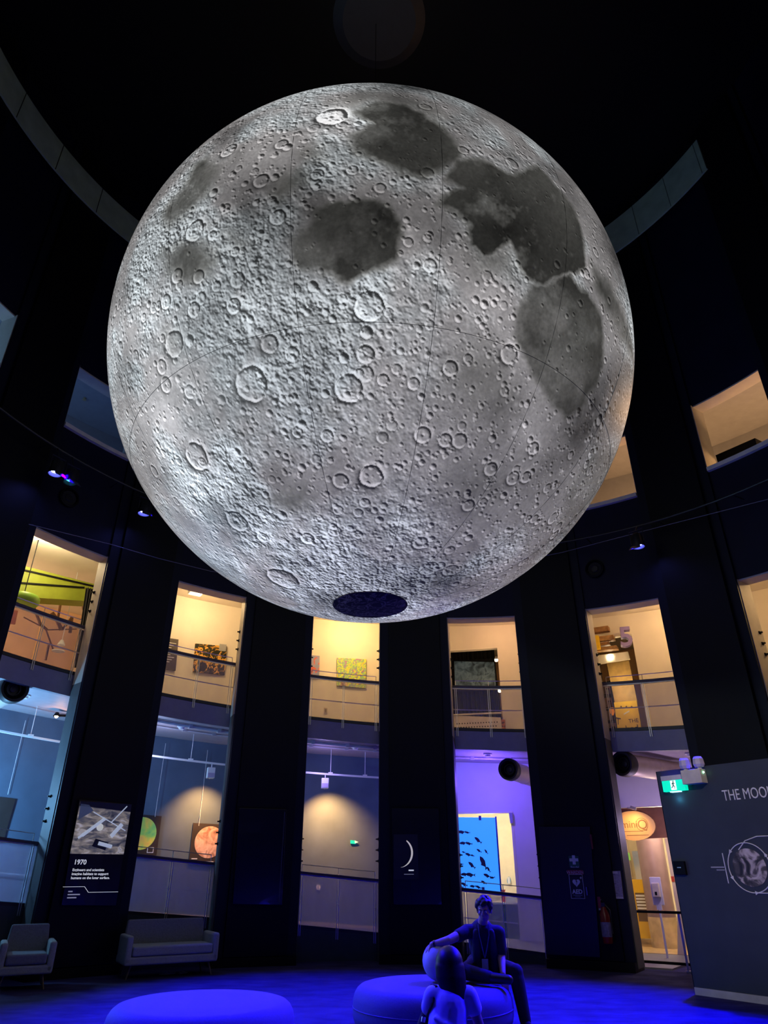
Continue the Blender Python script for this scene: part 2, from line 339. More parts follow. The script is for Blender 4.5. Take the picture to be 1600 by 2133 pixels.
# ================================================================== THE MOON BALLOON
MC = Vector((-.165, 7.58, 7.766)); MR = 3.5
def make_moon():
    n_to = (Vector((0, 0, CAM_H)) - MC).normalized()
    ax_r = Vector((1, 0, 0)); ax_r = (ax_r - n_to * ax_r.dot(n_to)).normalized(); ax_u = n_to.cross(ax_r)
    Nn, Rr, Uu = (np.array(v) for v in (n_to, ax_r, ax_u))
    cm = np.array(MC) - np.array([0, 0, CAM_H])
    def hit(px, py):
        d = ray(px, py); d = d / np.linalg.norm(d); b = d @ cm; disc = b * b - (cm @ cm - MR * MR)
        k = b - math.sqrt(max(disc, 0)); nrm = (d * k - cm) / MR; nrm /= np.linalg.norm(nrm); return nrm, k
    def chart(nrm):
        rho = math.acos(max(-1, min(1, nrm @ Nn))); a, b = nrm @ Rr, nrm @ Uu; h = math.hypot(a, b) or 1
        return rho * a / h, rho * b / h
    N = 1120; EXT = math.radians(78)
    g = np.linspace(-EXT, EXT, N); cell = g[1] - g[0]
    H = np.zeros((N, N), np.float32); A = np.ones((N, N), np.float32)
    def fractal(base, octs, gain=.55, seed=0):
        rg = np.random.default_rng(seed); out = np.zeros((N, N), np.float32); amp = 1.0
        for o in range(octs):
            m_ = base * 2 ** o + 3; q = rg.standard_normal((m_, m_)).astype(np.float32)
            x = np.linspace(0, m_ - 1.001, N); i = x.astype(int); t = (x - i); t = t * t * (3 - 2 * t); i1 = np.minimum(i + 1, m_ - 1)
            r0 = q[i][:, i] * (1 - t)[None] + q[i][:, i1] * t[None]; r1 = q[i1][:, i] * (1 - t)[None] + q[i1][:, i1] * t[None]
            out += amp * (r0 * (1 - t)[:, None] + r1 * t[:, None]); amp *= gain
        return out
    warp1 = fractal(14, 6, .68, 1) * .009; warp2 = fractal(14, 6, .68, 2) * .009
    X, Y = np.meshgrid(g, g); XW, YW = X + warp1, Y + warp2
    # dark plains: outlines read from the picture, carried onto the sphere
    def poly_mask(pts, soft):
        c = np.array([chart(hit(*p)[0]) for p in pts]); n = len(c)
        ins = np.zeros((N, N), bool); dmin = np.full((N, N), 9.0, np.float32)
        for i in range(n):
            (x0, y0), (x1, y1) = c[i], c[(i + 1) % n]
            cond = (y0 > YW) != (y1 > YW)
            with np.errstate(divide='ignore', invalid='ignore'): xi = (x1 - x0) * (YW - y0) / (y1 - y0 + 1e-12) + x0
            ins ^= cond & (XW < xi)
            dx, dy = x1 - x0, y1 - y0; t = np.clip(((XW - x0) * dx + (YW - y0) * dy) / (dx * dx + dy * dy + 1e-12), 0, 1)
            dmin = np.minimum(dmin, np.hypot(XW - x0 - t * dx, YW - y0 - t * dy))
        sd = np.where(ins, dmin, -dmin); return np.clip(sd / soft * .5 + .5, 0, 1)
    maria = [
        ([(600,500),(608,540),(640,562),(690,577),(730,590),(770,577),(800,562),(835,545),(850,500),(845,465),(815,430),(780,412),(735,405),(690,415),(655,435),(640,470),(615,480)], .92, .012),
        ([(725,290),(735,318),(790,330),(830,357),(880,367),(925,350),(965,322),(952,290),(905,250),(840,218),(780,212),(730,235),(772,262)], .95, .02),
        ([(690,210),(760,190),(850,200),(920,235),(900,262),(800,232),(730,240)], .45, .05),
        ([(915,425),(945,440),(985,470),(985,512),(1010,532),(1060,502),(1076,530),(1090,570),(1130,592),(1180,577),(1217,570),(1217,520),(1197,440),(1160,390),(1120,345),(1060,362),(1000,328),(950,328),(940,370),(960,395),(925,410)], .96, .014),
        ([(985,512),(1010,560),(1060,575),(1090,570),(1076,530),(1060,502),(1010,532)], .45, .05),
        ([(1115,590),(1070,650),(1075,700),(1095,745),(1120,790),(1145,832),(1180,867),(1212,852),(1242,790),(1262,720),(1257,660),(1227,620),(1190,580)], .78, .012),
        ([(430,330),(455,345),(440,400),(400,440),(350,470),(345,440),(380,390),(400,345)], .78, .03),
        ([(335,520),(350,560),(400,580),(440,570),(452,540),(430,510),(390,500)], .72, .025),
        ([(545,400),(570,420),(600,395),(632,380),(625,355),(590,360),(565,378)], .6, .03),
        ([(625,318),(640,335),(672,325),(668,305),(640,303)], .55, .03),
        ([(470,490),(500,500),(520,520),(505,530),(475,515)], .45, .03),
        ([(575,1035),(600,1022),(640,1020),(652,1040),(635,1062),(600,1060)], .62, .03),
        ([(905,1010),(930,980),(990,965),(1050,985),(1055,1030),(1000,1060),(940,1050)], .28, .04),
        ([(940,740),(1000,720),(1060,760),(1080,830),(1040,900),(960,880),(930,800)], .26, .05),
        ([(1235,560),(1280,600),(1310,680),(1320,760),(1290,700),(1262,640)], .7, .03),
        ([(1290,760),(1325,760),(1318,860),(1290,900),(1265,860)], .3, .04),
        ([(1190,1000),(1240,940),(1290,930),(1240,1040),(1190,1090),(1165,1090)], .34, .03),
        ([(670,860),(690,852),(697,870),(680,880)], .35, .03),
        ([(760,890),(810,900),(815,930),(775,945),(750,920)], .22, .04),
        ([(350,690),(378,690),(385,730),(365,750),(345,730)], .28, .04),
        ([(640,660),(720,655),(730,700),(660,715)], .15, .06),
        ([(480,330),(500,300),(495,325)], .3, .03)]
    M = np.zeros((N, N), np.float32)
    for pts, dk_, soft in maria: M = np.maximum(M, dk_ * poly_mask(pts, soft))
    mott = fractal(16, 6, .68, 5); M = np.clip(M * (1 + .16 * mott), 0, .97)
    high = np.clip(1 - M * 1.25, 0, 1)
    # craters
    def crater(cx, cy, a, depth=1.0, floor=None, tone=None, rim=.35, peak=False):
        w_ = int(2.6 * a / cell) + 2; ix = int((cx + EXT) / cell); iy = int((cy + EXT) / cell)
        x0, x1 = max(ix - w_, 0), min(ix + w_ + 1, N); y0, y1 = max(iy - w_, 0), min(iy + w_ + 1, N)
        if x1 <= x0 or y1 <= y0: return
        gx, gy = np.meshgrid(g[x0:x1] - cx, g[y0:y1] - cy)
        rr = np.hypot(gx, gy)
        rho = math.hypot(cx, cy)                      # undo the stretch of the flat chart
        if rho > .2:
            rx, ry = cx / rho, cy / rho; rad = gx * rx + gy * ry; tan = (-gx * ry + gy * rx) * math.sin(rho) / rho
            rr = np.hypot(rad, tan)
        an = np.arctan2(gy, gx); wb = .8 if a > .03 else .35
        q = rr / a * (1 + wb * (.035 * np.sin(3 * an + cx * 90) + .03 * np.sin(5 * an + cy * 70) + .02 * np.sin(11 * an + cx * 33)))
        bowl = np.clip(q, 0, 1) ** 2.4 - 1
        if floor: bowl = np.maximum(bowl, -floor)
        h = depth * a * (bowl * .80 + rim * np.where(q < 1, q ** 9, np.exp(-((q - 1) / .16))))
        if peak: h += depth * a * .3 * np.exp(-(q / .13) ** 2)
        H[y0:y1, x0:x1] += h.astype(np.float32)
        if tone: A[y0:y1, x0:x1] *= (1 + tone * np.clip(1.15 - q, 0, .3) / .3)
    def pc(px, py, r, **k):
        nr, dist = hit(px, py); a = r * (dist * .97) / (F_PX * MR); crater(*chart(nr), a, **k)
    big = [(693,242,29,.55),(406,480,23,.3),(579,452,17,.35),(659,382,12,0),(599,306,10,0),(573,369,9,0),(567,418,10,0),(534,422,8,0),(543,486,8,0),(554,506,7,0),(445,401,10,0),(369,574,15,.25),
           (414,576,14,.25),(346,628,15,.3),(404,645,16,.3),(487,637,16,.3),(451,596,11,.3),(652,596,11,0),(770,638,31,.18),(363,716,26,.2),(395,709,12,0),(562,716,19,.3),(764,692,13,0),(762,738,19,.4),(609,738,16,.3),(717,746,11,0),
           (416,722,7,0),(693,664,8,0),(714,637,7,0),(477,313,18,.2),(745,257,8,0),(780,461,6,0),(799,511,5,0),(891,360,13,.12),(896,553,15,.35),(868,553,8,0),(1161,551,8,0),(1078,549,7,0),(1009,634,9,0),(810,651,10,.3),
           (1061,738,20,.2),(1102,298,15,.25),(1269,626,7,0),(996,667,7,0),(337,764,15,.3),(346,801,16,.25),(524,800,36,.16),(727,809,29,.12),(462,833,10,0),(395,816,14,.3),(605,831,8,0),(588,829,7,0),(678,820,9,0),
           (682,908,14,.3),(629,884,10,0),(620,900,12,.3),(410,951,30,.2),(494,942,9,0),(455,932,7,0),(774,992,25,.22),(494,1086,26,.3),(588,1073,11,0),(641,1122,16,.5),(590,1206,36,.2),(704,1062,12,.3),(629,974,9,0),(695,1097,9,0),
           (881,906,18,.3),(928,917,15,.35),(862,799,13,.3),(878,826,8,0),(1026,913,9,0),(1112,934,14,.3),(1069,996,16,.35),(1003,846,6,0),(1249,874,12,0),(1265,842,8,0),(1153,1079,16,.22),(827,769,11,.2),(879,963,7,0),(791,1083,9,0),
           (876,1131,17,.15),(898,1094,7,0),(977,1120,9,0),(1057,1104,7,0),(894,1184,22,.15),(939,1188,18,.15),(819,1219,12,.3),(876,1216,11,0),(949,1216,9,0),(817,886,12,.15),(838,887,5,0),(280+1000,845,9,.2),(1018,700,5,0),(1195,655,4,0),(1040,785,6,0),(945,785,5,0)]
    for x, y, r, f_ in big:
        pc(x, y, r, depth=1.7 if not f_ else 1.55, floor=f_ or None, rim=.24, tone=None if r < 12 else .12, peak=r > 14 and f_ >= .25)
    pc(693, 242, 29, depth=.2, floor=.2, tone=.9); pc(774, 992, 25, depth=.4, floor=.2, rim=.6)
    rg = np.random.default_rng(4)
    def scatter(n, lo, hi, pw, dens_mare):
        k = 0
        while k < n:
            x, y = rg.uniform(-EXT, EXT, 2)
            if x * x + y * y > EXT * EXT: continue
            ix = min(N - 1, int((x + EXT) / cell)); iy = min(N - 1, int((y + EXT) / cell)); k += 1
            if M[iy, ix] > .35 and rg.random() > dens_mare: continue
            a = lo * (1 - rg.random() * (1 - (lo / hi) ** pw)) ** (-1 / pw)
            crater(x, y, min(a, hi), depth=rg.uniform(.8, 2.0), floor=.4 if a > .012 else None, rim=rg.uniform(.14, .30))
    scatter(620, .009, .024, 2.2, .04); scatter(3200, .005, .010, 2, .07); scatter(9500, .0024, .0055, 2, .14)
    # rugged highland texture: fields of hillocks between smoother plains, rougher round the great basin and the south pole
    fine = fractal(150, 3, .8, 8); mid = fractal(70, 4, .75, 9)
    edge = np.clip(1 - np.abs(poly_mask(maria[0][0], .30) - .30) * 3.0, 0, 1)
    sx, sy = chart(hit(785, 1235)[0]); pole = np.exp(-(((X - sx) ** 2 + (Y - sy) ** 2) / .16))
    patch = np.clip(.30 + .58 * fractal(9, 4, .62, 21) + .8 * edge + .9 * pole, 0.06, 1.6)
    for a_, b_, c_ in ((1000, 850, .35), (960, 1010, .22), (1050, 900, .2), (1180, 1000, .25)):
        px_, py_ = chart(hit(a_, b_)[0]); patch *= 1 - .7 * np.exp(-((X - px_) ** 2 + (Y - py_) ** 2) / c_ ** 2)
    rugged = np.clip(high, .05, 1) * patch
    H += rugged * (.0034 * np.abs(fine) * .55 + .0050 * np.maximum(mid, -.15) * .75) * (1 + .9 * pole)
    # the printed picture: relief as photographed from orbit, sun from the upper right of the print
    gy_, gx_ = np.gradient(H, cell); lx, ly = .62, .78
    sl = -(gx_ * lx + gy_ * ly)          # bright where the slope faces the sun
    shade = np.where(sl > 0, 1 + 1.35 * np.tanh(sl * 1.2), 1 + .92 * np.tanh(sl * 1.5))
    blot = fractal(7, 6, .62, 12)
    alb = .195 * (1 + .28 * blot) * A * (.86 + .42 * np.clip(patch, 0, 1.2))
    rays = np.zeros((N, N), np.float32)
    for (px, py, rr_, st) in ((693,242,.10,.5),(350,880,.12,.75),(470,1120,.22,.40),(560,1120,.22,.35),(640,1180,.25,.30),(430,1010,.16,.30),(883,488,.05,.45),(1000,870,.10,.2),(1035,880,.10,.2),(1010,634,.05,.3)):
        cx, cy = chart(hit(px, py)[0]); d2 = np.hypot(XW - cx, YW - cy) / rr_; rays += st * np.exp(-d2 ** 1.5)
    for k_ in range(260):          # small fresh craters with bright haloes
        x_, y_ = rg.uniform(-1.2, 1.2, 2); i0, j0 = int((x_ + EXT) / cell), int((y_ + EXT) / cell); w_ = 9
        if w_ < i0 < N - w_ and w_ < j0 < N - w_:
            gx2, gy2 = np.meshgrid(np.arange(-w_, w_ + 1), np.arange(-w_, w_ + 1)); rays[j0 - w_:j0 + w_ + 1, i0 - w_:i0 + w_ + 1] += rg.uniform(.3, 1.1) * np.exp(-(gx2 ** 2 + gy2 ** 2) / rg.uniform(2, 14))
    alb *= 1 + rays * (.8 + .25 * fractal(20, 5, .6, 13))
    streak = fractal(9, 6, .6, 14)
    dark = .032 * (1 + .32 * streak) * (1 + .8 * np.clip(rays, 0, 2))
    val = alb * (1 - M) + dark * M
    val = np.clip(val * shade, .010, .95)
    # tone: rubble cool white, plains faintly mauve, dark seas olive-grey
    tn = np.clip(patch - .55, -.4, .5) * .10 * (1 - M)
    col = np.stack([val * (1 - tn + .02 * M), val * (1.0 + .2 * tn + .005 * M), val * (1.01 + .55 * tn - .09 * M), np.ones_like(val)], -1)
    # ---- geometry: fine patch in front, coarse cap behind
    rho = np.hypot(X, Y); ph = np.arctan2(Y, X)
    P = (np.cos(rho)[..., None] * Nn + (np.sin(rho) * np.cos(ph))[..., None] * Rr + (np.sin(rho) * np.sin(ph))[..., None] * Uu).reshape(-1, 3)
    idx = np.arange(N * N).reshape(N, N); q = np.stack([idx[:-1, :-1], idx[:-1, 1:], idx[1:, 1:], idx[1:, :-1]], -1).reshape(-1, 4)
    keep = (rho.reshape(-1)[q] < EXT).all(1); q = q[keep]
    C = col.reshape(-1, 4)
    r2 = np.linspace(EXT - .02, math.pi, 120); a2 = np.linspace(0, 2 * math.pi, 400, endpoint=False); R2, A2 = np.meshgrid(r2, a2, indexing='ij')
    P2 = (np.cos(R2)[..., None] * Nn + (np.sin(R2) * np.cos(A2))[..., None] * Rr + (np.sin(R2) * np.sin(A2))[..., None] * Uu).reshape(-1, 3) * .9995
    v2 = (.27 * (1 + .25 * np.random.default_rng(3).standard_normal((120, 400)))).clip(.05, .8).reshape(-1)
    C2 = np.stack([v2 * .985, v2, v2 * 1.03, np.ones_like(v2)], -1)
    i2 = np.arange(120 * 400).reshape(120, 400) + N * N
    q2 = np.stack([i2[:-1], i2[1:], np.roll(i2, -1, 1)[1:], np.roll(i2, -1, 1)[:-1]], -1).reshape(-1, 4)
    V = np.concatenate([P, P2]) * MR; Q = np.concatenate([q, q2]); CC = np.concatenate([C, C2]).astype(np.float32)
    used = np.zeros(len(V), bool); used[Q.reshape(-1)] = True; remap = np.cumsum(used) - 1; V = V[used]; CC = CC[used]; Q = remap[Q]
    me = bpy.data.meshes.new('printed_skin'); me.vertices.add(len(V)); me.vertices.foreach_set('co', V.astype(np.float32).ravel())
    me.loops.add(len(Q) * 4); me.loops.foreach_set('vertex_index', Q.ravel().astype(np.int32))
    me.polygons.add(len(Q)); me.polygons.foreach_set('loop_start', (np.arange(len(Q)) * 4).astype(np.int32))
    me.polygons.foreach_set('use_smooth', np.ones(len(Q), bool))
    me.update(); at = me.color_attributes.new('print', 'FLOAT_COLOR', 'POINT'); at.data.foreach_set('color', CC.ravel())
    return me
def moon_mat():
    m = bpy.data.materials.new('moon_print'); m.use_nodes = True; n = m.node_tree.nodes; L = m.node_tree.links; b = n['Principled BSDF']
    a = n.new('ShaderNodeVertexColor'); a.layer_name = 'print'
    tc = n.new('ShaderNodeTexCoord'); nz = n.new('ShaderNodeTexNoise'); nz.inputs['Scale'].default_value = 26; nz.inputs['Detail'].default_value = 6
    L.new(tc.outputs['Object'], nz.inputs['Vector'])
    mr = n.new('ShaderNodeMapRange'); mr.inputs['From Min'].default_value = .3; mr.inputs['From Max'].default_value = .7; mr.inputs['To Min'].default_value = .84; mr.inputs['To Max'].default_value = 1.16
    L.new(nz.outputs['Fac'], mr.inputs['Value'])
    mx = n.new('ShaderNodeVectorMath'); mx.operation = 'SCALE'; L.new(a.outputs['Color'], mx.inputs[0]); L.new(mr.outputs['Result'], mx.inputs['Scale'])
    sc = n.new('ShaderNodeVectorMath'); sc.operation = 'SCALE'; sc.inputs['Scale'].default_value = .5; L.new(mx.outputs[0], sc.inputs[0]); L.new(sc.outputs[0], b.inputs['Base Color']); L.new(mx.outputs[0], b.inputs['Emission Color'])
    b.inputs['Emission Strength'].default_value = MOON_GLOW; b.inputs['Roughness'].default_value = .55; b.inputs['Specular IOR Level'].default_value = .25
    return m
MOON_GLOW = .95
moon = thing('moon_balloon', 'giant glowing grey moon balloon printed with craters, hanging in mid-air', 'balloon', MC)
skin = bpy.data.objects.new('printed_skin', make_moon()); COL.objects.link(skin); skin.data.materials.append(moon_mat()); skin.parent = moon
seam_m = mat('seam_thread', (.03, .03, .03), .8)
def sph(lat, lon, r=MR): la, lo = math.radians(lat), math.radians(lon); return (r * math.cos(la) * math.sin(lo), -r * math.cos(la) * math.cos(lo), r * math.sin(la))
for lon in range(-180, 180, 24):
    build('seam', MB().tube([sph(la, lon, MR + .001) for la in range(-82, 86, 4)], .0028, 4), seam_m, moon)
build('seam', MB().tube([sph(-32, lo, MR + .001) for lo in range(-180, 180, 3)], .0032, 4, True), seam_m, moon)
cap_prof = [(.0001, -3.507)] + [(r_, -math.sqrt(3.507 ** 2 - r_ ** 2)) for r_ in (.1, .2, .3, .38, .44)] + [(.445, -3.473), (.0001, -3.45)]
build('base_cap', MB().lathe(cap_prof, 48), ramp_mat('cap_fabric', [(.42, (.008, .004, .005)), (.50, (.02, .010, .010)), (.55, (.22, .17, .10)), (.60, (.02, .010, .009))], 5, distort=2.5, rough=.7), moon, smooth=True)
build('suspension_wire', MB().tube([(0, 0, 3.49), (0, 0, 9.2)], .006, 6), dark_metal, moon)
# ================================================================== GALLERIES
def wp(o, par):
    """parent o (built in world coordinates) to par, keeping it where it is"""
    o.parent = par
    o.matrix_parent_inverse = (Matrix.Translation(par.location) @ Matrix.Rotation(par.rotation_euler[2], 4, 'Z')).inverted(); return o
def wbuild(name, mb, m, par, **k): return wp(build(name, mb, m, None, **k), par)
def pxpoly(pts, r):
    """picture outline -> (angle, height, outline in metres) on the cylinder of radius r it hangs on"""
    h_ = [cylhit(x, y, r) for x, y in pts]
    tc = sum(a for a, _ in h_) / len(h_); zc_ = sum(b for _, b in h_) / len(h_)
    return tc, zc_, [(math.radians(a - tc) * r, b - zc_) for a, b in h_]
def px_thing(name, label, cat, pts, r, m, depth=.03, part='board', group=None, bevel=0):
    t, z, poly = pxpoly(pts, r)
    o = wall_thing(name, label, cat, t, r, z, group); pa = build(part, MB().prism(poly, 0, depth), m, o, bevel=bevel)
    o['_r'] = r; return o, poly, t, z
def loc_px(px, py, r, t, z):
    a, b = cylhit(px, py, r); return math.radians(a - t) * r, b - z
def rect(poly): xs = [p[0] for p in poly]; zs_ = [p[1] for p in poly]; return min(xs), max(xs), min(zs_), max(zs_)

glass_up = glass_mat('railing_glass', (.42, .38, .42), .22)
glass_lo = glass_mat('railing_glass_low', (.80, .76, .88), .45, .25)  # milky lavender tint stands in for reflections in the lower panes
def railing(k, zf, label, gl, group):
    c = C0 + STEP * k
    o = wall_thing('glass_railing', label, 'railing', c, RG, zf(c), group)
    f = lambda dz: (lambda t: zf(t) + dz)
    for a, b in ((c - 6.4, c - 5.15), (c - 4.95, c - .2), (c + .2, c + 4.95), (c + 5.15, c + 6.4)):
        wbuild('glass_pane', MB().arc(a, b, RG - .006, RG + .006, f(.06), f(.90), 4), gl, o)
    wbuild('base_channel', MB().arc(c - 6.5, c + 6.5, RG - .035, RG + .035, f(-.005), f(.055), 8), dark_metal, o)
    h = wbuild('handrail', MB().arc(c - 6.5, c + 6.5, RG - .07, RG + .03, f(.93), f(.975), 8), rail_wood, o)
    wbuild('steel_strip', MB().arc(c - 6.5, c + 6.5, RG - .03, RG + .02, f(.905), f(.9295), 8), steel, h)
    wbuild('mid_rail', MB().tube([pol(c - 6.5 + 13 * i / 12, RG + .06, zf(c - 6.5 + 13 * i / 12) + .46) for i in range(13)], .012, 6), steel, o)
    wbuild('top_rod', MB().tube([pol(c - 5.05 + 10.1 * i / 10, RG + .02, zf(c - 5.05 + 10.1 * i / 10) + 1.10) for i in range(11)], .008, 6), steel, o)
    for t in (c - 5.05, c, c + 5.05):
        p_ = wbuild('post', MB().arc(t - .16, t - .07, RG - .05, RG - .037, f(-.13), f(.92), 1), steel, o)
        wbuild('twin_bar', MB().arc(t + .07, t + .16, RG - .05, RG - .037, f(-.13), f(.92), 1), steel, p_)
        wbuild('rod_stub', MB().tube([pol(t, RG + .02, zf(t) + .976), pol(t, RG + .02, zf(t) + 1.10)], .007, 6), steel, p_)
    return o
UPL = {0: 'upper glass railing below the lime green bulkhead', 1: 'upper glass railing in front of the orange and black picture', 2: 'upper glass railing in front of the rainbow-coloured map', 3: 'upper glass railing in front of the dark curtained doorway', 4: 'upper glass railing in front of the yellow shed sign', 5: 'upper glass railing in the bay above the moon board'}
LOL = {0: 'low glass railing behind the single armchair', 1: 'low glass railing behind the two-seat sofa', 2: 'low glass railing under the wide warm light pool, between two display panels', 3: 'low glass railing in front of the blue fish banner'}
for k in range(0, 6): railing(k, z_up, UPL[k], glass_up, 'upper gallery railings')
for k in range(0, 4): railing(k, z_low, LOL[k], glass_lo, 'lower gallery railings')

# small black brackets fixed to the reveals (parts of the piers)
for k in range(0, 6):
    c = C0 + STEP * k
    for side in (-1, 1):
        pk = k - 1 if side < 0 else k
        for base in ((z_up(c) + 1.17, z_low(c) + 1.20) if k < 5 else (z_up(c) + 1.17,)):
            if k == 4 and base < 3: continue
            for i in range(3):
                z = base + i * .20; t = c + side * (HALF - .12)
                b_ = MB().arc(t - .10, t + .10, R + .30, R + .36, z, z + .05, 1); b_.arc(min(t, t - side * .38), max(t, t - side * .38), R + .31, R + .34, z + .012, z + .036, 1)
                build('bracket', b_, black, PIERS[pk])

# ---- under the upper ramp: pipes, detectors, tracks with spotlights
pipe_m = mat('white_conduit', (.55, .52, .56), .5)
for k, r_, rad, lab in ((1, 9.0, .035, 'pale conduit under the upper ramp above the planet posters'), (1, 9.6, .02, 'thin pale conduit under the upper ramp above the planet posters'), (2, 9.0, .035, 'pale conduit under the upper ramp above the blank wall'), (2, 9.6, .02, 'thin pale conduit under the upper ramp above the blank wall'), (3, 9.9, .025, 'violet-lit conduit under the upper ramp above the fish banner')):
    c = C0 + STEP * k; o = thing('conduit', lab, 'pipe', pol(c, r_, z_fb(c) + .05 - rad))
    wbuild('pipe', MB().tube([pol(c - 7 + i, r_, z_fb(c - 7 + i) + .055 - rad) for i in range(15)], rad, 6), pipe_m, o, smooth=True)
    for d_ in (-4, 1, 5): wbuild('clip', MB().arc(c + d_ - .25, c + d_ + .25, r_ - rad - .01, r_ + rad + .01, z_fb(c + d_) + .045 - 2 * rad, z_fb(c + d_) + .058, 1), pipe_m, o)
for k, dt in ((0, 2.5), (1, .2), (2, 2.2), (3, -1.5), (4, 2.4)):
    t = C0 + STEP * k + dt
    d = wall_thing('smoke_detector', 'smoke detector under the upper ramp ' + {0: 'near the small clip lamp', 1: 'above the planet posters', 2: 'above the blank wall', 3: 'in the violet bay', 4: 'above the oval sign'}[k], 'detector', t, 9.3, z_fb(t) + .059, 'smoke detectors')
    build('base', MB().lathe([(.0001, 0), (.10, 0), (.10, -.03), (.0001, -.03)], 20), white, d); build('head', MB().lathe([(.07, -.03), (.055, -.07), (.0001, -.075)], 20), white, d)
def z_track(t): return 3.49 - .0095 * t
def track(k, a, b, rods, label):
    c = (a + b) / 2; o = wall_thing('lighting_track', label, 'track', c, 10.0, z_track(c), 'white lighting tracks')
    wbuild('bar', MB().arc(a, b, 9.98, 10.02, lambda t: z_track(t) - .02, lambda t: z_track(t) + .02, 10), white, o)
    for t in rods:
        wbuild('hanger_rod', MB().tube([pol(t, 10.0, z_track(t) + .02), pol(t, 10.0, z_fb(t) + .058)], .007, 6), white, o)
        wbuild('clamp', MB().arc(t - .3, t + .3, 9.97, 10.03, z_track(t) + .005, z_track(t) + .045, 1), white, o)
    return o
track(0, -60, -42.2, (-45.6, -54), 'white lighting track over the dark brown poster')
track(1, -33, -19.5, (-26.0,), 'white lighting track over the two planet posters')
track(2, -12.5, 1.5, (-7.3, -2.6), 'white lighting track hung from two rods over the blank wall')
def spot_head(t, label, energy, color, aim_r=RO, aim_dz=-1.2, size=70, tdx=0):
    z = z_track(t); o = wall_thing('track_spotlight', label, 'spotlight', t, 10.0, z - .021, 'track spotlights')
    build('stem', MB().lathe([(.012, 0), (.012, -.07), (.0001, -.07)], 10), white, o)
    hd = build('housing', MB().box(-.085, .085, -.05, .10, -.30, -.07), white, o, bevel=.01)
    build('visor', MB().box(-.075, .075, -.06, -.051, -.28, -.19), mat('visor_mauve', (.5, .42, .6), .5), hd)
    build('lens', MB().lathe([(.0001, .101), (.06, .101), (.06, .104), (.0001, .104)], 20, (0, 0, -.24), 'y'), mat('lamp_lens', (1, .8, .5), .4, emis=(1, .7, .35), es=6), hd)
    lamp('SPOT', pol(t, 10.16, z - .27), energy, color, pol(t + tdx, aim_r, z + aim_dz), .03, size, 1.0)
AMB = (1, .46, .13)
spot_head(-51.6, 'white track spotlight over the dark brown poster', 40, (.8, .9, 1), aim_dz=-1.4)
spot_head(-23.2, 'white track spotlight over the reddish planet poster', 330, AMB, aim_dz=-1.35, size=95)
spot_head(-8.0, 'white track spotlight casting the wide warm pool on the blank wall', 480, AMB, aim_dz=-1.35, size=105, tdx=1)
# small lamp with warm halo under the ramp
t0, z0 = cylhit(118, 1490, 9.9)
o = wall_thing('clip_lamp', 'small black clip lamp with bright warm bulb under the ramp', 'lamp', t0, 9.9, z0)
build('arm', MB().tube([(0, 0, 0), (.22, 0, .02)], .025, 8), black, o); build('shade', MB().lathe([(.03, .06), (.07, -.02), (.06, -.02), (.02, .05)], 16), black, o)
build('bulb', MB().ell((0, 0, -.02), .035), mat('bulb_warm', (1, .8, .5), .4, emis=(1, .65, .3), es=25), o)
lamp('POINT', pol(t0, 9.85, z0 - .12), 5, AMB, None, .03)

# ---- round jet ducts
rubber = mat('black_rubber', (.018, .018, .02), .55); duct_m = mat('duct_sheet', (.62, .52, .44), .4, .08, 5, metal=.3)
def duct(px, py, rad, turn, length, label):
    t, z = cylhit(px, py, 8.62); o = wall_thing('jet_duct', label, 'duct', t, 8.62, z, 'jet ducts')
    o.rotation_euler[2] += math.radians(turn)
    build('nozzle', MB().lathe([(rad * .72, .02), (rad * .80, -.16), (rad, -.18), (rad * 1.05, -.14), (rad * 1.05, .0), (rad * .95, .08)], 32, axis='y'), rubber, o, smooth=True)
    nz_ = build('inner_cone', MB().lathe([(rad * .70, -.02), (rad * .5, -.10), (rad * .46, -.10), (rad * .40, .02)], 28, axis='y'), rubber, o, smooth=True)
    build('core', MB().lathe([(.0001, -.06), (rad * .2, -.05), (rad * .24, .05), (.0001, .06)], 24, axis='y'), mat('core_grey', (.03, .03, .035), .5), nz_)
    build('pipe', MB().lathe([(rad * .9, .05), (rad * .9, length)], 28, axis='y'), duct_m, o, smooth=True)
    build('seam_ring', MB().lathe([(rad * .91, length * .5), (rad * .94, length * .5 + .02), (rad * .91, length * .5 + .04)], 28, axis='y'), duct_m, o)
duct(25, 1437, .24, -8, 1.6, 'round black jet duct nozzle below the lime green exhibit bay')
duct(1064, 1604, .215, -10, 1.7, 'round black jet duct nozzle in the violet bay')
duct(1305, 1592, .23, -16, 1.9, 'black jet duct nozzle on a long tan pipe above the oval sign')

# ================================================================== PICTURES ON THE GALLERY WALLS
dark_board = mat('poster_dark', (.035, .026, .024), .5, .2, 3)
ptext = mat('print_white', (.75, .75, .75), .6)
def poster(pts, r, m, label, group, part='board', depth=.035, cat='poster'):
    return px_thing('poster', label, cat, pts, r, m, depth, part, group)
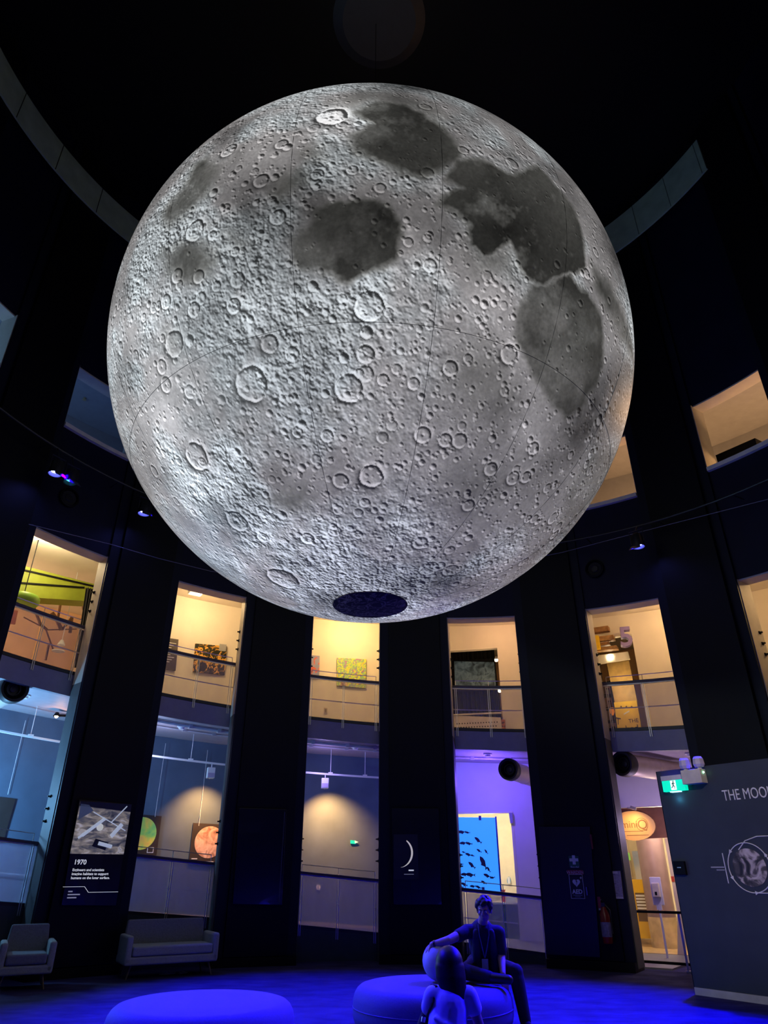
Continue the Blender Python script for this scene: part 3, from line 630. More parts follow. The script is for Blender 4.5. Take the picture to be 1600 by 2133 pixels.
# lower gallery
o, po, t, z = poster([(-40, 1655), (33, 1664), (6, 1756), (-70, 1745)], 10.84, dark_board, 'dark brown poster hanging on the blue wall at the edge', 'lower gallery posters')
x0, x1, zz0, zz1 = rect(po); build('logo_box', MB().box(x1 - .40, x1 - .22, -.003, -.0005, zz0 + .05, zz0 + .17), ptext, o)
for k_ in (0, 1): wbuild('hanging_wire', MB().tube([pol(t + (-2.2 + 3.2 * k_), 10.84, z + .45), pol(t + (-2.2 + 3.2 * k_), 10.84, z_fb(t) - .1)], .005, 5), ptext, o)
globe_m = ramp_mat('thermal_globe', [(.30, (.05, .55, .25)), (.45, (.35, .75, .15)), (.55, (.95, .75, .12)), (.68, (.95, .45, .15)), (.8, (.55, .1, .1))], 2.2, distort=.4)
o, po, t, z = poster([(262, 1694), (337, 1700), (326, 1782), (250, 1776)], 10.84, dark_board, 'dark poster with a green and orange globe on the lower gallery wall', 'lower gallery posters')
x0, x1, zz0, zz1 = rect(po); cx_, cz_ = loc_px(294, 1736, 10.84, t, z)
build('globe_print', MB().lathe([(.0001, -.004), (.33, -.004), (.33, -.0005), (.0001, -.0005)], 40, (cx_, 0, cz_), 'y'), globe_m, o)
build('logo_box', MB().box(x1 - .22, x1 - .08, -.004, -.0005, zz0 + .05, zz0 + .16), ptext, o)
build('logo_mark', MB().box(x1 - .205, x1 - .095, -.006, -.0045, zz0 + .065, zz0 + .145), dark_board, o)
wbuild('hanging_wire', MB().tube([pol(t + 1.3, 10.84, z + .36), pol(t + 1.3, 10.84, z_fb(t) - .1)], .005, 5), ptext, o)
o, po, t, z = poster([(403, 1714), (475, 1718), (466, 1800), (393, 1796)], 10.84, dark_board, 'dark poster with a reddish brown planet on the lower gallery wall', 'lower gallery posters')
cx_, cz_ = loc_px(436, 1754, 10.84, t, z); x0, x1, zz0, zz1 = rect(po)
build('planet_print', MB().lathe([(.0001, -.004), (.33, -.004), (.33, -.0005), (.0001, -.0005)], 40, (cx_, 0, cz_), 'y'), ramp_mat('mars_print', [(.3, (.28, .12, .08)), (.5, (.62, .38, .28)), (.62, (.75, .52, .42)), (.75, (.35, .18, .12))], 5, distort=1.2), o)
build('caption', MB().box(x0 + .05, x0 + .18, -.004, -.0005, zz0 + .095, zz0 + .115), ptext, o); build('caption', MB().box(x0 + .05, x0 + .55, -.004, -.0005, zz0 + .04, zz0 + .055), ptext, o)
wbuild('hanging_wire', MB().tube([pol(t - 1.4, 10.84, z + .36), pol(t - 1.4, 10.84, z_fb(t) - .1)], .005, 5), ptext, o)
o, po, t, z = px_thing('exit_sign_light', 'tiny green exit sign reflection, made as a glowing panel on the blank wall under the wide warm pool', 'exit sign', [(730, 1750), (741, 1751), (741, 1758), (730, 1757)], 10.86, mat('reflection_green', (.0, .45, .3), .5, emis=(.0, .55, .35), es=.9), .03, 'panel')  # reflection of an exit sign, built as a small emissive panel
build('reflected_arrow', MB().prism([(.04, -.035), (.13, .0), (.04, .035)], -.004, -.0005), mat('reflection_pale', (.4, .8, .6), .5, emis=(.25, .7, .5), es=.6), o)
o, po, t, z = px_thing('switch_plate', 'small pale switch plate low on the wall seen through the railing', 'switch', [(659, 1843), (667, 1844), (667, 1855), (659, 1854)], 10.88, white, .02, 'plate')
build('rocker', MB().box(-.015, .015, -.006, -.0005, -.03, .03), mat('switch_grey', (.4, .4, .42), .5), o)
# upper gallery
o, po, t, z = poster([(345, 1328), (372, 1332), (366, 1397), (338, 1393)], 10.84, mat('poster_brown', (.045, .032, .028), .5), 'narrow dark poster of white text on the warm upper wall', 'upper gallery posters')
for i in range(9): build('text_line', MB().box(-.13, .10 - .05 * (i % 3), -.004, -.0005, .27 - i * .06, .285 - i * .06), ptext, o)
o, po, t, z = poster([(407, 1340), (473, 1346), (468, 1406), (402, 1399)], 10.84, ramp_mat('flame_print', [(.40, (.02, .02, .015)), (.50, (.05, .045, .02)), (.55, (.75, .35, .05)), (.62, (.85, .55, .12)), (.68, (.5, .15, .03)), (.75, (.05, .04, .02))], 7, distort=1.5), 'black and orange picture with a grey tag on its corner, upper wall', 'upper gallery posters')
cx_, cz_ = loc_px(464, 1349, 10.84, t, z); build('tag', MB().box(cx_ - .09, cx_ + .09, -.008, -.0005, cz_ - .09, cz_ + .09), mat('tag_grey', (.35, .35, .36), .6), o)
o, po, t, z = poster([(640, 1364), (666, 1366), (665, 1412), (639, 1410)], 10.84, ramp_mat('blue_red_print', [(.35, (.25, .30, .5)), (.5, (.32, .3, .45)), (.55, (.7, .15, .08)), (.7, (.3, .12, .2))], 6, distort=.6), 'narrow blue and red picture on the upper wall at the pier edge', 'upper gallery posters')
o, po, t, z = poster([(702, 1370), (763, 1373), (762, 1433), (702, 1428)], 10.84, ramp_mat('rainbow_print', [(.30, (.75, .12, .1)), (.40, (.35, .2, .55)), (.47, (.25, .6, .2)), (.54, (.55, .7, .12)), (.61, (.9, .75, .1)), (.70, (.85, .35, .1)), (.78, (.4, .15, .5))], 6, distort=3.0), 'rainbow-coloured swirling map on the upper gallery wall', 'upper gallery posters')
build('inset', MB().box(-.28, -.10, -.004, -.0005, -.36, -.20), ramp_mat('inset_print', [(.4, (.25, .12, .05)), (.6, (.7, .5, .3))], 12), o)
o, po, t, z = px_thing('power_outlet', 'small pale power outlet behind the upper railing below the rainbow map', 'outlet', [(675, 1474), (682, 1475), (682, 1487), (675, 1486)], 10.88, mat('outlet_tan', (.5, .42, .3), .5), .02, 'plate')
build('socket', MB().box(-.018, .018, -.006, -.0005, -.045, .045), mat('outlet_dark', (.2, .16, .12), .5), o)
# projector on the upper ceiling
t0, z0 = cylhit(408, 1230, 9.7)
o = wall_thing('projector', 'white projector fixed to the ceiling of the warm upper gallery', 'projector', t0, 9.7, z_ceil2(t0))
zd = z0 - z_ceil2(t0)
build('stem', MB().lathe([(.03, 0), (.03, zd + .08), (.0001, zd + .08)], 12, (-.12, 0, 0)), white, o); bo = build('body', MB().box(-.16, .16, -.16, .16, zd - .08, zd + .09), white, o, bevel=.015)
build('lens', MB().lathe([(.04, -.165), (.04, -.19), (.0001, -.185)], 16, (.06, 0, zd), 'y'), black, bo)

# ---- bay of the lime green exhibit
lime = mat('lime_paint', (.27, .33, .025), .5, .08)
o, po, t, z = px_thing('bulkhead', 'lime green bulkhead hanging below the cream ceiling', 'bulkhead', [(30, 1171), (210, 1219), (204, 1234), (190, 1252), (20, 1240)], 10.6, lime, .5, 'panel')
for a, b in (((48, 1186), (202, 1222)), ((40, 1213), (176, 1224))):
    (xa, za), (xb, zb) = loc_px(*a, 10.6, t, z), loc_px(*b, 10.6, t, z)
    build('black_strip', MB().prism([(xa, za - .02), (xb, zb - .02), (xb, zb + .02), (xa, za + .02)], -.02, -.0005), black, o)
t0, z0 = cylhit(47, 1250, 10.2)
o = wall_thing('hanging_disc', 'lime green oval disc hanging beside the bulkhead', 'disc', t0, 10.2, z0); build('disc', MB().lathe([(.0001, -.10), (.30, -.10), (.34, -.05), (.34, .05), (.30, .10), (.0001, .10)], 32), mat('leaf_green', (.22, .42, .04), .45), o, smooth=True)
build('hanger', MB().tube([(0, 0, .1), (0, 0, z_ceil2(t0) - z0)], .01, 6), black, o)
def drape(name, label, pts, r, m, pleats, part='cloth'):
    t, z, po = pxpoly(pts, r); o = wall_thing(name, label, 'curtain', t, r, z)
    (a, b, c_, d) = po; mb = MB(); n = pleats * 6; vs = []
    for i in range(n + 1):
        u = i / n; y = .04 * math.sin(u * pleats * 2 * math.pi)
        for (p0, p1) in ((a, b), (d, c_)): vs.append((p0[0] + (p1[0] - p0[0]) * u, y, p0[1] + (p1[1] - p0[1]) * u))
    mb.add(vs, [(2 * i, 2 * i + 2, 2 * i + 3, 2 * i + 1) for i in range(n)])
    w_ = build(part, mb, m, o, smooth=60); s_ = w_.modifiers.new('thick', 'SOLIDIFY'); s_.thickness = .01
    build('rod', MB().tube([(a[0] - .1, 0, a[1] + .06), (b[0] + .1, 0, b[1] + .06)], .015, 8), black, o); return o
drape('curtain', 'narrow black curtain gathered on hooks beside the lime bulkhead', [(180, 1224), (200, 1228), (168, 1393), (156, 1390)], 10.45, mat('black_cloth', (.012, .012, .014), .9), 4)
brown = mat('sculpture_brown', (.20, .10, .05), .6, .3, 8)
o = wall_thing('hanging_sculpture', 'branching brown sculpture hanging in the peach exhibit room', 'sculpture', *cylhit(120, 1290, 12.2)[:1], 12.2, cylhit(120, 1290, 12.2)[1])
ts, zs_ = cylhit(120, 1290, 12.2)
def spx(x, y): a, b = loc_px(x, y, 12.2, ts, zs_); return (a, 0, b)
for pts_, r_ in ((((128, 1246), (121, 1286)), .03), (((70, 1262), (84, 1300), (98, 1312)), .035), (((108, 1276), (118, 1290), (128, 1312)), .05), (((128, 1312), (138, 1302), (150, 1285)), .03), (((150, 1285), (146, 1318)), .04), (((168, 1240), (176, 1282)), .02), (((95, 1310), (112, 1356)), .02), (((102, 1340), (95, 1375)), .03), (((50, 1285), (100, 1312), (160, 1310)), .015)):
    build('branch', MB().tube([spx(*q) for q in pts_], r_, 6), brown, o)
build('hook', MB().tube([spx(128, 1246), (spx(128, 1246)[0], 0, z_ceil2(ts) - zs_ - .01)], .012, 6), black, o)
o, po, t, z = px_thing('exhibit_sign', 'orange-red exhibit sign at the edge of the peach room', 'sign', [(-20, 1262), (38, 1272), (32, 1300), (-30, 1290)], 12.0, mat('coral_panel', (.55, .16, .07), .5), .06, 'board')
t0, z0 = cylhit(128, 1340, 11.2)
o = wall_thing('exhibit_lamp', 'small white exhibit lamp seen through the upper glass railing', 'lamp', t0, 11.2, z0)
build('shade', MB().lathe([(.03, .08), (.09, -.04), (.08, -.05), (.0001, -.03)], 16), white, o); build('dish', MB().lathe([(.0001, -.24), (.14, -.20), (.14, -.18), (.0001, -.21)], 20, (-.03, 0, 0)), white, o)
build('stem', MB().tube([(0, 0, .08), (0, 0, z_ceil2(t0) - z0 - .002)], .008, 6), white, o)
lamp('POINT', pol(-49, 12.6, 7.0), 60, (1, .66, .36), None, .1)
# ---- bay with the dark curtained doorway (upper)
drape('curtain', 'wide black curtain hanging behind the moon surface screen', [(925, 1354), (1029, 1350), (1050, 1545), (935, 1545)], 12.6, mat('black_cloth', (.012, .012, .014), .9), 12)
o, po, t, z = px_thing('projection_screen', 'dark grey screen showing cratered moon ground, in the curtained doorway', 'screen', [(946, 1377), (1029, 1379), (1033, 1434), (948, 1432)], 12.2, ramp_mat('lunar_screen', [(.32, (.01, .012, .012)), (.48, (.05, .065, .065)), (.6, (.08, .10, .10)), (.7, (.03, .04, .04))], 5, distort=1.0, emis=.5), .03, 'picture')
x0, x1, zz0, zz1 = rect(po); build('frame', MB().box(x0 - .03, x1 + .03, .031, .06, zz0 - .03, zz1 + .03), black, o)
for (px, py, lab) in ((1034, 1375, 'bright warm wall lamp above the doorway edge, level with the screen top'), (1041, 1439, 'bright warm wall lamp by the doorway edge, under the screen')):
    t0, z0 = cylhit(px, py, 11.6); o = wall_thing('wall_lamp', lab, 'lamp', t0, 11.6, z0, 'doorway lamps')
    build('bulb', MB().ell((0, 0, 0), .045), mat('bulb_hot', (1, .8, .5), .4, emis=(1, .78, .48), es=30), o); build('cup', MB().lathe([(.05, .02), (.03, .09), (.0001, .09)], 16), white, o)
    build('bracket', MB().box(.0, .45, .02, .05, .07, .10), white, o)
lamp('POINT', pol(13.5, 11.5, 6.0), 8, WARM, None, .05)
o, po, t, z = px_thing('polka_dot_barrier', 'white barrier panel with dark polka dots behind the upper railing', 'barrier', [(944, 1490), (1043, 1494), (1047, 1533), (948, 1530)], 10.75, mat('barrier_white', (.70, .64, .60), .6), .05, 'board')
x0, x1, zz0, zz1 = rect(po); dm = MB()
for i in range(16):
    for j in range(4):
        x = x0 + .05 + i * .068 + (.034 if j % 2 else 0); zz = zz0 + .06 + j * .095
        if x < x1 - .03: dm.lathe([(.0001, -.003), (.018, -.003), (.018, -.0005), (.0001, -.0005)], 10, (x, 0, zz), 'y')
dd = build('dot_pattern', dm, mat('dot_dark', (.06, .05, .06), .6), o); dd['kind'] = 'stuff'
build('top_rail', MB().box(x0 - .02, x1 + .02, -.02, .07, zz1, zz1 + .03), cream, o)
o, po, t, z = px_thing('notice', 'narrow orange and black notice beside the polka dot barrier', 'notice', [(1043, 1498), (1052, 1499), (1054, 1531), (1046, 1530)], 10.87, ramp_mat('orange_notice', [(.42, (.05, .03, .03)), (.5, (.55, .2, .08)), (.7, (.65, .3, .15))], 14), .02, 'sheet')

# ---- shop bay (upper)
for i, (a, b, c_, d) in enumerate(((1231, 1306, 1266, 1316), (1236, 1325, 1277, 1335), (1236, 1339, 1268, 1345), (1240, 1347, 1284, 1354))):
    px_thing('timber_plank', ['short dark timber plank at the top of the wall sign', 'longest timber plank, second in the wall sign', 'pale timber plank, third in the wall sign', 'thin timber plank at the foot of the wall sign'][i], 'plank', [(a, b + 2), (c_, b - 3), (c_ + 2, d - 3), (a + 2, d + 2)], 10.72, mat('plank_%d' % (i % 2), (.30, .15, .06) if i % 2 == 0 else (.42, .24, .10), .6, .35, 14), .17, 'board', 'timber planks of the sign')
px_thing('yellow_letter', 'yellow upright bar in front of the timber planks', 'letter', [(1239, 1324), (1246, 1323), (1250, 1351), (1241, 1352)], 10.60, mat('sign_yellow', (.85, .55, .02), .5), .10, 'bar')
t0, z0 = cylhit(1303, 1349, 10.70); o = wall_thing('purple_numeral', 'thick purple numeral five on the cream upper wall', 'numeral', t0, 10.55, z0)
text('numeral', '5', .66, mat('purple_paint', (.20, .15, .42), .5), o, (-.08, 0, 0), .09, rot=(math.pi / 2, 0, math.radians(18)), bold=.012)
o, po, t, z = px_thing('downlight_panel', 'cream ceiling panel with one bright round downlight above the plywood', 'downlight', [(1238, 1366), (1308, 1357), (1312, 1373), (1242, 1384)], 11.3, cream, .05, 'panel')
cx_, cz_ = loc_px(1271, 1369, 11.3, t, z); build('lens', MB().lathe([(.0001, -.03), (.075, -.02), (.08, -.0005), (.0001, -.0005)], 24, (cx_, 0, cz_), 'y'), mat('bulb_hot', (1, .8, .5), .4), o)
lamp('POINT', pol(31.6, 11.0, 5.55), 15, (1, .74, .36), None, .05)
px_thing('plywood_board', 'tall plywood board above the yellow shed sign', 'board', [(1264, 1382), (1310, 1376), (1328, 1464), (1282, 1470)], 11.5, mat('plywood', (.50, .33, .13), .55, .25, 5), .04, 'sheet')
o, po, t, z = px_thing('shop_sign', 'bright yellow sign reading the shed behind the railing', 'sign', [(1279, 1463), (1326, 1459), (1338, 1528), (1288, 1531)], 11.4, mat('shop_yellow', (.88, .58, .03), .5, .06), .05, 'board')
ink = mat('ink_brown', (.06, .03, .02), .6)
for body, px, py, s in (('THE', 1310, 1506, .13), ('shed', 1297, 1525, .21)):
    lx_, lz_ = loc_px(px, py, 11.4, t, z); text('lettering', body, s, ink, o, (lx_, -.004, lz_), .002)
for i in range(3):
    lx_, lz_ = loc_px(1294 + i * 11, 1472, 11.4, t, z); build('rivet', MB().lathe([(.0001, -.006), (.02, -.004), (.02, -.0005), (.0001, -.0005)], 10, (lx_, 0, lz_), 'y'), ink, o)
lx_, lz_ = loc_px(1287, 1503, 11.4, t, z); hm = MB().tube([(lx_, -.005, lz_ - .07), (lx_ + .02, -.005, lz_ + .08)], .008, 6); hm.tube([(lx_ - .05, -.005, lz_ + .10), (lx_ + .08, -.005, lz_ + .06)], .014, 6); build('hammer_mark', hm, ink, o)
lx_, lz_ = loc_px(1300, 1489, 11.4, t, z); build('white_dash', MB().prism([(lx_, lz_), (lx_ + .14, lz_ + .06), (lx_ + .14, lz_ + .09), (lx_, lz_ + .03)], -.004, -.0005), white, o)
px_thing('orange_badge', 'small round orange badge at the edge of the yellow sign', 'badge', [(1270, 1474), (1277, 1473), (1280, 1482), (1278, 1490), (1274, 1490), (1270, 1483)], 11.3, mat('badge_orange', (.85, .32, .06), .5), .03, 'disc')
t0, z0 = cylhit(1262, 1500, 12.4); zb = z_up(t0); o = wall_thing('shop_shelf', 'dark metal shop shelving packed with jars beside the plywood', 'shelf', t0, 12.4, zb)
for sx_ in (-.28, .28): build('upright', MB().box(sx_ - .02, sx_ + .02, -.15, .15, 0, 1.9), dark_metal, o)
for i in range(6): build('shelf_board', MB().box(-.26, .26, -.15, .15, .2 + .33 * i, .23 + .33 * i), dark_metal, o)
for i in range(5):
    for j in range(3):
        jr = wall_thing('jar', 'small jar standing on the dark shop shelving', 'jar', t0 + (-.85 + .8 * j), 12.4, zb + .231 + .33 * i, 'jars on the shop shelving')
        build('body', MB().lathe([(.0001, 0), (.05, 0), (.055, .02), (.055, .12), (.035, .15)], 14), mat('jar_%d' % ((i + j) % 3), [(.5, .45, .35), (.3, .32, .33), (.45, .2, .08)][(i + j) % 3], .35), jr, smooth=True); build('lid', MB().lathe([(.04, .15), (.042, .18), (.0001, .18)], 14), dark_metal, jr)

# ---- violet bay: blue banner with fish, the doorway and the counter beyond
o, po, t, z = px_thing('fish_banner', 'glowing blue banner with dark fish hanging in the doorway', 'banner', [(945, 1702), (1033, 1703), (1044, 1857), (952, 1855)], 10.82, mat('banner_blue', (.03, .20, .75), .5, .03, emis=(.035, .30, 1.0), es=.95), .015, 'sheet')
fish_m = mat('fish_ink', (.008, .012, .06), .6)
for (px, py, L_, tilt) in ((962, 1733, 20, 0), (974, 1734, 12, -5), (965, 1756, 18, 5), (977, 1757, 16, -8), (996, 1750, 20, -38), (966, 1775, 9, -10), (976, 1780, 16, -15), (985, 1782, 9, -20), (998, 1772, 13, -30), (1013, 1774, 12, -52), (961, 1800, 10, 0), (983, 1802, 20, -40), (1007, 1797, 30, -62), (1018, 1811, 13, -58), (968, 1821, 18, 5), (980, 1822, 22, -5), (1015, 1824, 18, -20), (1026, 1828, 12, 10), (1008, 1838, 14, -25), (967, 1842, 16, -20), (985, 1846, 14, 0), (997, 1848, 14, -20), (962, 1848, 10, 0)):
    cx_, cz_ = loc_px(px, py, 10.82, t, z); l = L_ / 95.0 / 2; a = math.radians(tilt); pts = []
    for u, v in ((-1, 0), (-.6, .28), (-.1, .34), (.4, .16), (.62, .05), (1, .30), (.9, 0), (1, -.28), (.62, -.05), (.4, -.2), (.1, -.48), (-.1, -.30), (-.6, -.24)):
        x, y = u * l, v * l; pts.append((cx_ + x * math.cos(a) - y * math.sin(a), cz_ + x * math.sin(a) + y * math.cos(a)))
    build('fish_print', MB().prism(pts, -.003, -.0005), fish_m, o)
for (px, py) in ((1000, 1704), (1007, 1853)):
    cx_, cz_ = loc_px(px, py, 10.82, t, z); build('clip', MB().box(cx_ - .03, cx_ + .03, -.03, .03, cz_ - .05, cz_ + .05), mat('clip_blue', (.02, .03, .2), .4), o)
x0, x1, zz0, zz1 = rect(po); build('border', MB().box(x1 - .02, x1 + .015, -.004, .02, zz0, zz1), mat('border_blue', (.01, .03, .35), .4), o)
o = struct('door_1', MB().arc(16.1, 16.4, RO - .02, RO + .16, .03, 2.80, 1), cream); build('head_jamb', MB().arc(6.5, 16.4, RO - .02, RO + .16, 2.76, 2.80, 4), cream, o)
px_thing('door_closer', 'blue-lit door closer box at the top corner of the doorway', 'door closer', [(1060, 1693), (1067, 1693), (1069, 1714), (1063, 1715)], 10.8, mat('closer_grey', (.3, .3, .4), .5), .06, 'body')
t0, z0 = cylhit(1066, 1935, 11.9); o = wall_thing('reception_counter', 'dark green dotted counter in the cream room behind the banner', 'counter', t0, 11.9, .031)
build('front', MB().box(-.75, .42, 0, .5, 0, .80), ramp_mat('green_dots', [(.0, (.25, .38, .22)), (.25, (.10, .18, .10)), (.4, (.035, .07, .05))], 7, 'voronoi'), o); build('worktop', MB().box(-.78, .45, -.04, .54, .80, .84), cream, o)
for (x, w_, h_, m_, lab, cat) in ((.02, .22, .10, white, 'white tray on the green dotted counter', 'tray'), (.26, .12, .16, mat('plant_green', (.08, .35, .05), .6), 'bright green box on the green dotted counter', 'box'), (-.16, .09, .26, mat('red_box', (.5, .05, .03), .5), 'upright red leaflet box on the green dotted counter', 'box')):
    b_ = thing('counter_item', lab, cat, o.matrix_basis @ Vector((x, .2, .841)), o.rotation_euler[2]); b_.name = cat + '_on_counter' if cat != 'tray' else 'tray'
    build('body', MB().box(-w_ / 2, w_ / 2, -.06, .06, 0, h_), m_, b_, bevel=.008); build('rim', MB().box(-w_ / 2 - .01, w_ / 2 + .01, -.07, .07, h_ - .02, h_), m_, b_)
o, po, t, z = px_thing('round_sign', 'small round pale blue sign on the cream room wall', 'sign', [(1060 + 4 * math.cos(a * .5236), 1834 + 8 * math.sin(a * .5236)) for a in range(12)], 14.1, mat('sign_blue', (.15, .4, .6), .5), .02, 'disc')
build('mark', MB().box(-.03, .03, -.004, -.0005, -.08, .08), white, o)
lamp('POINT', pol(12.5, 12.4, 2.5), 95, (1, .84, .56), None, .15)

# ---- bay beside the emergency signs (lower): oval sign, room beyond
brownboard = mat('lintel_brown', (.20, .075, .03), .55, .15)
o, po, t, z = px_thing('sign_board', 'brown board behind the oval sign above the doorway', 'board', [(1280, 1684), (1392, 1680), (1402, 1744), (1288, 1750)], 10.83, brownboard, .06, 'board')
ov = []
for a in range(28): g_ = a * 2 * math.pi / 28; ov.append((1320 + 45 * math.cos(g_), 1720 + 31 * math.sin(g_) + 2 * math.cos(g_)))
o, po, t, z = px_thing('oval_sign', 'warm-lit oval wooden sign reading miniQ above the doorway', 'sign', ov, 10.70, mat('oval_wood', (.80, .48, .16), .5, .06), .05, 'plate')
lx_, lz_ = loc_px(1295, 1725, 10.70, t, z); tx = mat('carved_brown', (.30, .13, .04), .6)
text('lettering', 'mini', .21, tx, o, (lx_, -.004, lz_), .002); lx2, lz2 = loc_px(1329, 1727, 10.70, t, z); text('lettering', 'Q', .27, tx, o, (lx2, -.004, lz2), .002)
build('ring', MB().tube([(lx2 + .10 + .125 * math.cos(i * .2244), -.003, lz2 + .09 + .125 * math.sin(i * .2244)) for i in range(28)], .005, 5, True), tx, o)
for px0, px1, py in ((1300, 1340, 1733), (1306, 1352, 1741)):
    (xa, za), (xb, zb) = loc_px(px0, py, 10.7, t, z), loc_px(px1, py, 10.7, t, z); build('underline', MB().box(xa, xb, -.004, -.0005, za, za + .012), tx, o)
lx_, lz_ = loc_px(1322, 1687, 10.7, t, z)
sa = wall_thing('sign_lamp', 'slim grey picture lamp over the oval sign', 'lamp', t, 10.70, z); build('arm', MB().tube([(lx_ - .15, 0.02, lz_ + .05), (lx_ + .02, -.25, lz_ + .0)], .015, 6), steel, sa); build('head', MB().tube([(lx_ - .02, -.27, lz_ + .04), (lx_ + .10, -.30, lz_ - .01)], .03, 8), steel, sa)
lamp('SPOT', pol(t + .4, 10.28, z + lz_ - .13), 20, (1, .62, .22), pol(t, 10.75, z - .12), .03, 110, .9)
struct('floor_room', MB().arc(26.8, 40.7, RO + .02, 14.19, .001, .035, 8), woodfloor)
t0, _ = cylhit(1369, 1850, 12.3); cl_ = struct('wall_column', MB().lathe([(.30, .62), (.30, 3.4)], 32, pol(t0, 12.3, 0)), mat('column_mauve', (.17, .105, .125), .35, .08), smooth=True)
build('skirt', MB().lathe([(.31, .036), (.31, .62), (.301, .62)], 32, pol(t0, 12.3, 0)), mat('skirt_timber', (.45, .33, .18), .45, .3, 5), cl_, smooth=True)
o, po, t, z = px_thing('yellow_cabinet', 'bright yellow cabinet with a notched opening in the lit room', 'cabinet', [(1306, 1832), (1351, 1832), (1364, 1955), (1322, 1955)], 12.9, mat('cabinet_yellow', (.85, .52, .01), .4, .05), .5, 'front')
x0, x1, zz0, zz1 = rect(po); ow = build('opening', MB().box(x1 - .36, x1 - .1, -.012, -.001, zz0 + .35, zz1 - .28), mat('cabinet_inner', (.16, .09, .03), .6), o)
for i in range(5): build('slat', MB().box(x1 - .35, x1 - .11, -.03, -.0125, zz1 - .36 - i * .065, zz1 - .32 - i * .065), white, ow)
px_thing('blue_door', 'pale blue and white door panel behind the yellow cabinet', 'door', [(1316, 1773), (1338, 1772), (1346, 1834), (1326, 1834)], 13.9, ramp_mat('blue_white', [(.3, (.15, .3, .75)), (.6, (.7, .75, .85))], .8), .05, 'leaf')
px_thing('green_sign', 'small lime green sign on the wall above the yellow cabinet', 'sign', [(1305, 1776), (1311, 1776), (1314, 1792), (1307, 1792)], 13.6, mat('sign_lime', (.25, .6, .12), .5, emis=(.2, .55, .1), es=.4), .03, 'panel')
o, po, t, z = px_thing('door_frame', 'cream door frame post with a red button beside the moon board', 'door frame', [(1384, 1746), (1400, 1746), (1428, 1905), (1411, 1905)], 10.92, mat('frame_cream', (.8, .66, .40), .5, .05), .1, 'post')
cx_, cz_ = loc_px(1402, 1831, 10.92, t, z); build('red_button', MB().box(cx_ - .03, cx_ + .03, -.02, -.0005, cz_ - .05, cz_ + .05), mat('button_red', (.6, .06, .02), .4), o)
build('lower_post', MB().prism([(po[3][0] - .16, po[3][1] - .85), (po[2][0] - .16, po[2][1] - .85), (po[2][0], po[2][1]), (po[3][0], po[3][1])], 0, .1), mat('frame_cream', (.8, .66, .40)), o)
t0, _ = cylhit(1362, 1853, 10.2); o = wall_thing('sanitiser_stand', 'white hand sanitiser dispenser on a slim pole in the lit doorway', 'dispenser', t0 + .3, 10.2, .0)
build('base', MB().lathe([(.0001, .0), (.16, .0), (.16, .02), (.02, .03), (.0001, .03)], 24), white, o); build('pole', MB().lathe([(.022, .03), (.022, .92)], 12), white, o)
bk = build('back_plate', MB().box(-.11, .11, .0, .03, .92, 1.42), white, o, bevel=.012); build('dispenser', MB().box(-.075, .075, -.09, -.001, 1.06, 1.32), mat('ivory_plastic', (.85, .75, .55), .4), bk, bevel=.02); build('neck', MB().box(-.05, .05, -.02, .02, .84, .96), white, o); build('window', MB().box(-.02, .02, -.095, -.0905, 1.10, 1.16), black, bk)
lamp('POINT', pol(33.5, 11.6, 2.6), 150, (1, .82, .52), None, .15)
c = 35.4; o = wall_thing('glass_gate', 'glass gate with black rails across the lit doorway', 'gate', c, RG, 0.0)
for nm, z0_, z1_ in (('top_rail', .86, .90), ('bottom_rail', .10, .14)): wbuild(nm, MB().arc(31.6, 39.4, RG - .03, RG + .03, z0_, z1_, 4), black, o)
wbuild('glass_pane', MB().arc(32.3, 38.2, RG - .006, RG + .006, .14, .86, 4), glass_mat('gate_glass', (.5, .45, .4), .08), o)
for t in (32.4, 38.1, 38.6):
    p_ = wbuild('post', MB().arc(t - .12, t + .12, RG - .045, RG - .032, 0, .86, 1), steel, o); wbuild('shoe', MB().arc(t - .22, t + .22, RG - .07, RG - .0, 0, .03, 1), steel, p_)

# ================================================================== ON THE PIERS
RP = R - .165
lit_white = mat('print_lit', (.8, .82, .85), .6, emis=(.8, .84, .9), es=.55)
panel_black = mat('panel_black', (.008, .008, .016), .25, .1, coat=.3)
o, po, t, z = px_thing('lunar_base_display', 'tall backlit display panel with a lunar base picture dated 1970', 'display panel', [(166, 1665), (273, 1675), (242, 1886), (129, 1885)], RP, panel_black, .044, 'case')
x0, x1, zz0, zz1 = rect(po); x0, x1 = -.49, .49
art = build('picture', MB().box(x0 + .03, x1 - .03, -.006, -.0005, zz0 + .78, zz1 - .03), ramp_mat('lunar_ground_print', [(.30, (.03, .035, .06)), (.42, (.12, .12, .15)), (.50, (.22, .20, .19)), (.58, (.40, .35, .30)), (.68, (.62, .60, .62)), (.75, (.16, .15, .17))], 4.2, distort=1.1, detail=11, emis=.42, stretch=(1, 1, 2.6)), o)
pale = mat('print_pale_blue', (.5, .55, .65), .6, emis=(.45, .52, .66), es=.6); dusk = mat('print_shadow', (.02, .025, .05), .6)
def capsule(xa, za, xb, zb, r_, m_): build('habitat_tube', MB().tube([(xa, -.007, za), (xb, -.007, zb)], r_, 8), m_, art)
for q in ((.18, zz0 + 1.06, .34, zz0 + 1.26, .035, pale), (-.32, zz0 + 1.06, .02, zz0 + 1.34, .028, pale), (-.02, zz0 + .95, .22, zz0 + .90, .03, pale), (-.38, zz0 + 1.02, -.22, zz0 + 1.14, .02, pale), (-.20, zz0 + 1.44, .42, zz0 + 1.16, .008, pale), (.14, zz0 + 1.28, .38, zz0 + 1.56, .010, pale)): capsule(*q)
